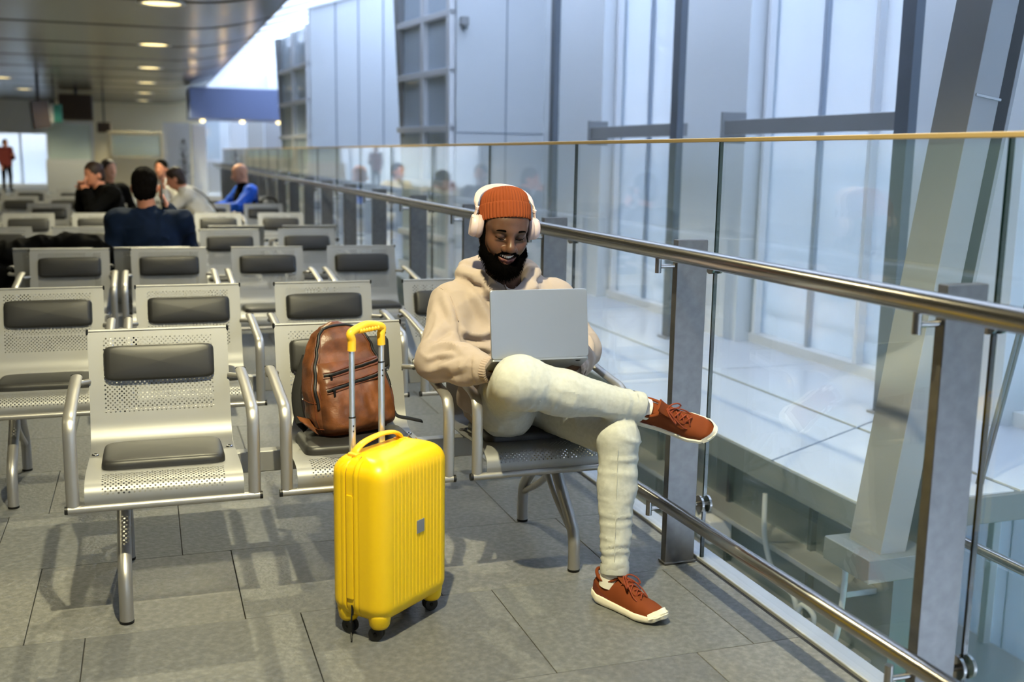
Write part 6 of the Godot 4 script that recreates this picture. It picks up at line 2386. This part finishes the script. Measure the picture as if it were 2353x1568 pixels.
# ---------------------------------------------------------------- the other travellers, far and out of focus
# joints are given in the person's own space, facing +z
func traveller(label: String, at: Vector3, yaw: float, j: Dictionary, top_mat: String, leg_mat: String, skin_mat: String, hair_mat: String, cell := 0.017) -> Node3D:
	var t := thing("person", label, "person", at, yaw)
	var lo := Vector3(9, 9, 9)
	var hi := -lo
	for k in j:
		if j[k] is Vector3:
			lo = lo.min(j[k])
			hi = hi.max(j[k])
	lo -= Vector3.ONE * 0.20
	hi += Vector3.ONE * 0.20
	lo.y = maxf(lo.y, -0.03)
	var head: Vector3 = j.head
	var hf: Vector3 = (j.get("face", Vector3(0, 0, 1)) as Vector3).normalized()
	var hb := Basis(Vector3.UP.cross(hf).normalized(), hf.cross(Vector3.UP.cross(hf).normalized()), hf)
	# skin: one surface
	var f := Field.new(lo, hi, cell)
	f.limb(j.pelvis, j.chest, 0.10, 0.11, 0.04, Vector3.RIGHT, 1.3)
	f.limb(j.chest, head - hb.y * 0.07, 0.06, 0.052, 0.03)
	for s in ["l", "r"]:
		f.limb(j["sh" + s], j["el" + s], 0.045, 0.037, 0.02)
		f.limb(j["el" + s], j["ha" + s], 0.037, 0.024, 0.02)
		f.limb(j["hip" + s], j["kn" + s], 0.07, 0.05, 0.02)
		f.limb(j["kn" + s], j["fo" + s], 0.048, 0.032, 0.02)
	var mb := MB.new()
	f.mesh_into(mb)
	var h := Field.new(head - Vector3.ONE * 0.17, head + Vector3.ONE * 0.17, 0.0062)
	h.ball(head + hb * Vector3(0, 0.03, -0.01), Vector3(0.074, 0.090, 0.095), 0.02, hb)
	h.ball(head + hb * Vector3(0, -0.035, 0.025), Vector3(0.058, 0.078, 0.062), 0.03, hb)
	h.limb(head + hb * Vector3(0, 0.01, 0.082), head + hb * Vector3(0, -0.03, 0.108), 0.010, 0.014, 0.015)
	h.limb(head + hb * Vector3(-0.018, -0.066, 0.082), head + hb * Vector3(0.018, -0.066, 0.082), 0.009, 0.009, 0.008)
	for e in [-1.0, 1.0]:
		h.ball(head + hb * Vector3(e * 0.077, -0.01, -0.01), Vector3(0.012, 0.032, 0.020), 0.008, hb)
		h.ball(head + hb * Vector3(e * 0.031, 0.005, 0.090), Vector3(0.018, 0.010, 0.014), 0.01, hb, true)
	h.limb(head + hb * Vector3(0, -0.05, -0.03), (j.chest as Vector3).lerp(head, 0.45), 0.054, 0.060, 0.02)
	h.mesh_into(mb)
	for s in ["l", "r"]:
		var d: Vector3 = (j["ha" + s] - j["el" + s]).normalized()
		small_hand(mb, j["ha" + s], d, j.get("palm" + s, Vector3.UP))
	part("body", mb, M[skin_mat], t)
	# hair
	if hair_mat != "":
		var g := Field.new(head - Vector3.ONE * 0.18, head + Vector3.ONE * 0.18, 0.0075)
		g.ball(head + hb * Vector3(0, 0.042, -0.020), Vector3(0.083, 0.092, 0.098), 0.01, hb)
		g.ball(head + hb * Vector3(0, -0.02, -0.045), Vector3(0.076, 0.085, 0.066), 0.02, hb)
		g.ball(head + hb * Vector3(0, -0.045, 0.085), Vector3(0.085, 0.10, 0.085), 0.01, hb, true)
		var hm := MB.new()
		g.mesh_into(hm, func(p: Vector3, n: Vector3) -> Vector3: return p + n * 0.006 * wrinkle.get_noise_3dv(p * 60.0))
		part("hair", hm, M[hair_mat], t)
	# top
	var c := Field.new(lo, hi, cell * 0.75)
	var bulk: float = j.get("bulk", 1.0)
	c.limb(j.pelvis, j.chest, 0.135 * bulk, 0.140 * bulk, 0.05, Vector3.RIGHT, 1.32)
	c.limb(j.shl, j.shr, 0.078 * bulk, 0.078 * bulk, 0.05)
	c.limb((j.shl as Vector3).lerp(j.shr, 0.5), (j.chest as Vector3).lerp(head, 0.52), 0.085, 0.066, 0.03)
	for s in ["l", "r"]:
		c.limb(j["sh" + s], j["el" + s], 0.074 * bulk, 0.062 * bulk, 0.03)
		c.limb(j["el" + s], (j["el" + s] as Vector3).lerp(j["ha" + s], 0.88), 0.062 * bulk, 0.046 * bulk, 0.02)
	var tm := MB.new()
	c.mesh_into(tm, func(p: Vector3, n: Vector3) -> Vector3: return p + n * (0.010 * (ridge(p * 5.0) - 0.35)))
	part("jacket", tm, M[top_mat], t)
	if j.has("vest"):
		var v := Field.new(lo, hi, cell * 0.75)
		v.limb(j.pelvis, j.chest, 0.140, 0.147, 0.05, Vector3.RIGHT, 1.28)
		v.limb((j.shl as Vector3).lerp(j.shr, 0.22), (j.shl as Vector3).lerp(j.shr, 0.78), 0.086, 0.086, 0.05)
		v.limb((j.shl as Vector3).lerp(j.shr, 0.5), (j.chest as Vector3).lerp(head, 0.50), 0.090, 0.074, 0.03)
		var vm := MB.new()
		v.mesh_into(vm)
		part("vest", vm, M[j.vest], t)
	# legs
	var l := Field.new(lo, hi, cell)
	l.limb(j.hipl, j.hipr, 0.105, 0.105, 0.03)
	for s in ["l", "r"]:
		l.limb(j["hip" + s], j["kn" + s], 0.092, 0.070, 0.03)
		l.limb(j["kn" + s], j["fo" + s], 0.068, 0.050, 0.02)
	var lm := MB.new()
	l.mesh_into(lm)
	part("trousers", lm, M[leg_mat], t)
	for s in ["l", "r"]:
		var sm := MB.new()
		var fp: Vector3 = j["fo" + s]
		sm.sphere(Vector3(fp.x, 0.045, fp.z + 0.06), Vector3(0.048, 0.045, 0.135), Basis(), 10, 16)
		part("shoe", sm, M["black_cloth"], t)
	return t

func small_hand(mb: MB, at: Vector3, d: Vector3, up: Vector3) -> void:
	up = (up - d * up.dot(d))
	up = up.normalized() if up.length() > 0.01 else Vector3(0, 0, 1)
	var s := d.cross(up).normalized()
	var f := Field.new(at - Vector3.ONE * 0.16, at + Vector3.ONE * 0.18, 0.0055)
	f.limb(at - d * 0.02, at + d * 0.06, 0.018, 0.017, 0.012, s, 2.0)
	for k in 4:
		var o := s * (k - 1.5) * 0.019
		var a := at + d * 0.07 + o
		var b := a + d * 0.040 - up * 0.008
		f.limb(a - d * 0.015, b, 0.0092, 0.0088, 0.003)
		f.limb(b, b + (d * 0.5 - up * 0.85) * (0.036 - 0.005 * absf(k - 1.3)), 0.0088, 0.0075, 0.003)
	f.limb(at + d * 0.015 + s * 0.028, at + d * 0.055 + s * 0.055 - up * 0.008, 0.0115, 0.0085, 0.008)
	f.mesh_into(mb)

func seated(extra: Dictionary) -> Dictionary:
	var j := {
		"pelvis": Vector3(0, 0.56, 0), "chest": Vector3(0, 0.86, 0.0), "head": Vector3(0, 1.16, 0.05),
		"shl": Vector3(0.18, 0.95, 0), "shr": Vector3(-0.18, 0.95, 0), "ell": Vector3(0.25, 0.70, 0.10), "elr": Vector3(-0.25, 0.70, 0.10), "hal": Vector3(0.12, 0.64, 0.32), "har": Vector3(-0.12, 0.64, 0.32),
		"hipl": Vector3(0.09, 0.555, 0.02), "hipr": Vector3(-0.09, 0.555, 0.02), "knl": Vector3(0.13, 0.55, 0.44), "knr": Vector3(-0.13, 0.55, 0.44), "fol": Vector3(0.13, 0.09, 0.46), "for": Vector3(-0.13, 0.09, 0.46)}
	j.merge(extra, true)
	return j

func build_travellers() -> void:
	# seen from behind, telephone at the right ear (his left hand is down)
	var n := traveller("dark-haired man in a navy jacket seen from behind, holding a phone to his ear", Vector3(0.015, 0.0, -7.52), PI, seated({
		"pelvis": Vector3(0, 0.60, 0.04), "chest": Vector3(0, 0.84, 0.02), "head": Vector3(0.025, 1.165, 0.055), "shl": Vector3(0.20, 0.945, 0.03), "shr": Vector3(-0.20, 0.935, 0.03), "ell": Vector3(0.235, 0.68, 0.0), "hal": Vector3(0.20, 0.48, 0.10),
		"elr": Vector3(-0.255, 0.72, 0.16), "har": Vector3(-0.105, 1.05, 0.10), "palmr": Vector3(1, 0, 0), "bulk": 1.03, "face": Vector3(-0.05, -0.12, 1)}), "navy", "denim_dark", "skin_light", "hair_dark", 0.015)
	part("phone", bx(Vector3(-0.082, 1.115, 0.06), Vector3(0.012, 0.145, 0.072), 0.005, Basis(Vector3.RIGHT, 0.3)), M["screen_black"], n)
	var wk := traveller("brown-haired person in a white knit jumper leaning forward with hands at the face", Vector3(0.64, 0, -12.35), -PI / 2 - 0.15, seated({
		"pelvis": Vector3(0, 0.60, -0.02), "chest": Vector3(0, 0.86, 0.17), "head": Vector3(0, 1.10, 0.34), "face": Vector3(0, -0.35, 1), "shl": Vector3(0.17, 0.94, 0.20), "shr": Vector3(-0.17, 0.94, 0.20),
		"ell": Vector3(0.20, 0.76, 0.40), "elr": Vector3(-0.20, 0.76, 0.40), "hal": Vector3(0.06, 0.98, 0.46), "har": Vector3(-0.06, 0.98, 0.46), "palml": Vector3(0, 0, 1), "palmr": Vector3(0, 0, 1)}), "white_knit", "denim_dark", "skin_light", "hair_brown")
	var sp := MB.new()
	sp.tube(smooth([Vector3(0.06, 1.00, 0.26), Vector3(0.09, 1.005, 0.15), Vector3(0.12, 0.93, 0.02), Vector3(0.14, 0.80, -0.08), Vector3(0.15, 0.66, -0.14), Vector3(0.15, 0.54, -0.16)], 5), 0.018, 10, true, Vector2(1.0, 0.4))
	part("bag_strap", sp, M["strap_black"], wk)
	traveller("bald man in a bright blue jacket sitting sideways beside the railing", Vector3(1.18, 0, -13.55), -PI / 2 + 0.25, seated({
		"chest": Vector3(0, 0.84, 0.03), "head": Vector3(0, 1.145, 0.10), "face": Vector3(0.05, -0.25, 1), "shl": Vector3(0.18, 0.94, 0.03), "shr": Vector3(-0.18, 0.94, 0.03), "ell": Vector3(0.23, 0.76, 0.20), "hal": Vector3(0.06, 0.74, 0.42), "elr": Vector3(-0.23, 0.76, 0.20), "har": Vector3(-0.04, 0.74, 0.42), "vest": "black_cloth"}), "blue_jacket", "black_cloth", "skin_pale", "")
	traveller("person in a black coat with brown hair bending forward, hands at the mouth", Vector3(-0.30, 0, -11.6), -PI / 2 + 0.30, seated({
		"pelvis": Vector3(0, 0.62, 0.0), "chest": Vector3(0, 0.88, 0.08), "head": Vector3(0, 1.155, 0.20), "face": Vector3(0.35, -0.25, 1), "shl": Vector3(0.18, 0.97, 0.08), "shr": Vector3(-0.18, 0.97, 0.08), "ell": Vector3(0.22, 0.82, 0.28), "elr": Vector3(-0.2, 0.82, 0.28), "hal": Vector3(0.05, 1.01, 0.30), "har": Vector3(-0.05, 1.01, 0.31), "bulk": 1.12}), "black_cloth", "black_cloth", "skin_light", "hair_brown")
	traveller("person with brown hair just behind the one in the black coat", Vector3(-0.42, 0, -13.2), 0.5, seated({"head": Vector3(0, 1.175, 0.06)}), "black_cloth", "denim_dark", "skin_pale", "hair_brown", 0.022)
	traveller("person in pale clothes with dark hair, between the navy jacket and the white jumper", Vector3(0.22, 0, -15.3), -0.4, seated({"head": Vector3(0, 1.16, 0.06)}), "white_knit", "black_cloth", "skin_light", "hair_dark", 0.022)
	traveller("figure standing far off at the left edge before the bright window wall", Vector3(-4.32, 0, -39.0), 0.6, {
		"pelvis": Vector3(0, 0.92, 0), "chest": Vector3(0, 1.26, 0), "head": Vector3(0, 1.58, 0.03), "shl": Vector3(0.17, 1.38, 0), "shr": Vector3(-0.17, 1.38, 0), "ell": Vector3(0.22, 1.10, 0.05), "elr": Vector3(-0.22, 1.10, 0.05), "hal": Vector3(0.12, 1.2, 0.25), "har": Vector3(-0.2, 0.85, 0.1),
		"hipl": Vector3(0.09, 0.90, 0), "hipr": Vector3(-0.09, 0.90, 0), "knl": Vector3(0.10, 0.50, 0.04), "knr": Vector3(-0.10, 0.50, 0.0), "fol": Vector3(0.10, 0.09, 0.02), "for": Vector3(-0.10, 0.09, -0.04), "bulk": 1.1}, "red_cloth", "black_cloth", "skin_light", "hair_brown", 0.024)
	# black coat thrown over the seat beside the man in navy
	var t := thing("coat", "black coat thrown over the seats to the left of the man in navy", "coat", Vector3(-0.56, 0, -7.45))
	var f := Field.new(Vector3(-0.62, 0.40, -0.40), Vector3(0.42, 0.98, 0.40), 0.011)
	var pts := [Vector3(-0.46, 0.66, 0.10), Vector3(-0.30, 0.76, 0.08), Vector3(-0.10, 0.80, 0.04), Vector3(0.10, 0.815, 0.04), Vector3(0.22, 0.79, 0.02), Vector3(0.30, 0.745, 0.0)]
	for k in pts.size() - 1:
		f.limb(pts[k], pts[k + 1], 0.055, 0.055, 0.04)
		f.limb(pts[k] + Vector3(0, -0.08, -0.10), pts[k + 1] + Vector3(0, -0.08, -0.10), 0.07, 0.07, 0.05)
		f.limb(pts[k] + Vector3(-0.02, -0.14, -0.02), pts[k + 1] + Vector3(-0.02, -0.13, -0.02), 0.06, 0.06, 0.05)
	f.limb(Vector3(-0.46, 0.64, 0.10), Vector3(-0.50, 0.50, 0.04), 0.05, 0.04, 0.04)
	f.limb(Vector3(-0.30, 0.62, -0.15), Vector3(0.26, 0.62, -0.15), 0.14, 0.14, 0.05)
	var mb := MB.new()
	f.mesh_into(mb, func(p: Vector3, n: Vector3) -> Vector3: return p + n * 0.020 * (ridge(p * 4.0) - 0.3))
	part("cloth", mb, M["black_cloth"], t)
	var bg := thing("shoulder_bag", "black bag on the seat at the right of the man in the blue jacket", "bag", Vector3(1.40, 0.47, -13.3))
	var g := Field.new(Vector3(-0.25, -0.05, -0.2), Vector3(0.25, 0.42, 0.2), 0.014)
	g.ball(Vector3(0, 0.16, 0), Vector3(0.19, 0.17, 0.11), 0.02)
	var gm := MB.new()
	g.mesh_into(gm, func(p: Vector3, n: Vector3) -> Vector3: return p + n * 0.015 * (ridge(p * 6.0) - 0.3))
	part("body", gm, M["black_cloth"], bg)
	var hm := MB.new()
	hm.tube(smooth([Vector3(-0.10, 0.28, 0), Vector3(-0.07, 0.38, 0), Vector3(0.07, 0.38, 0), Vector3(0.10, 0.28, 0)], 6), 0.01, 8)
	part("handle", hm, M["black_cloth"], bg)
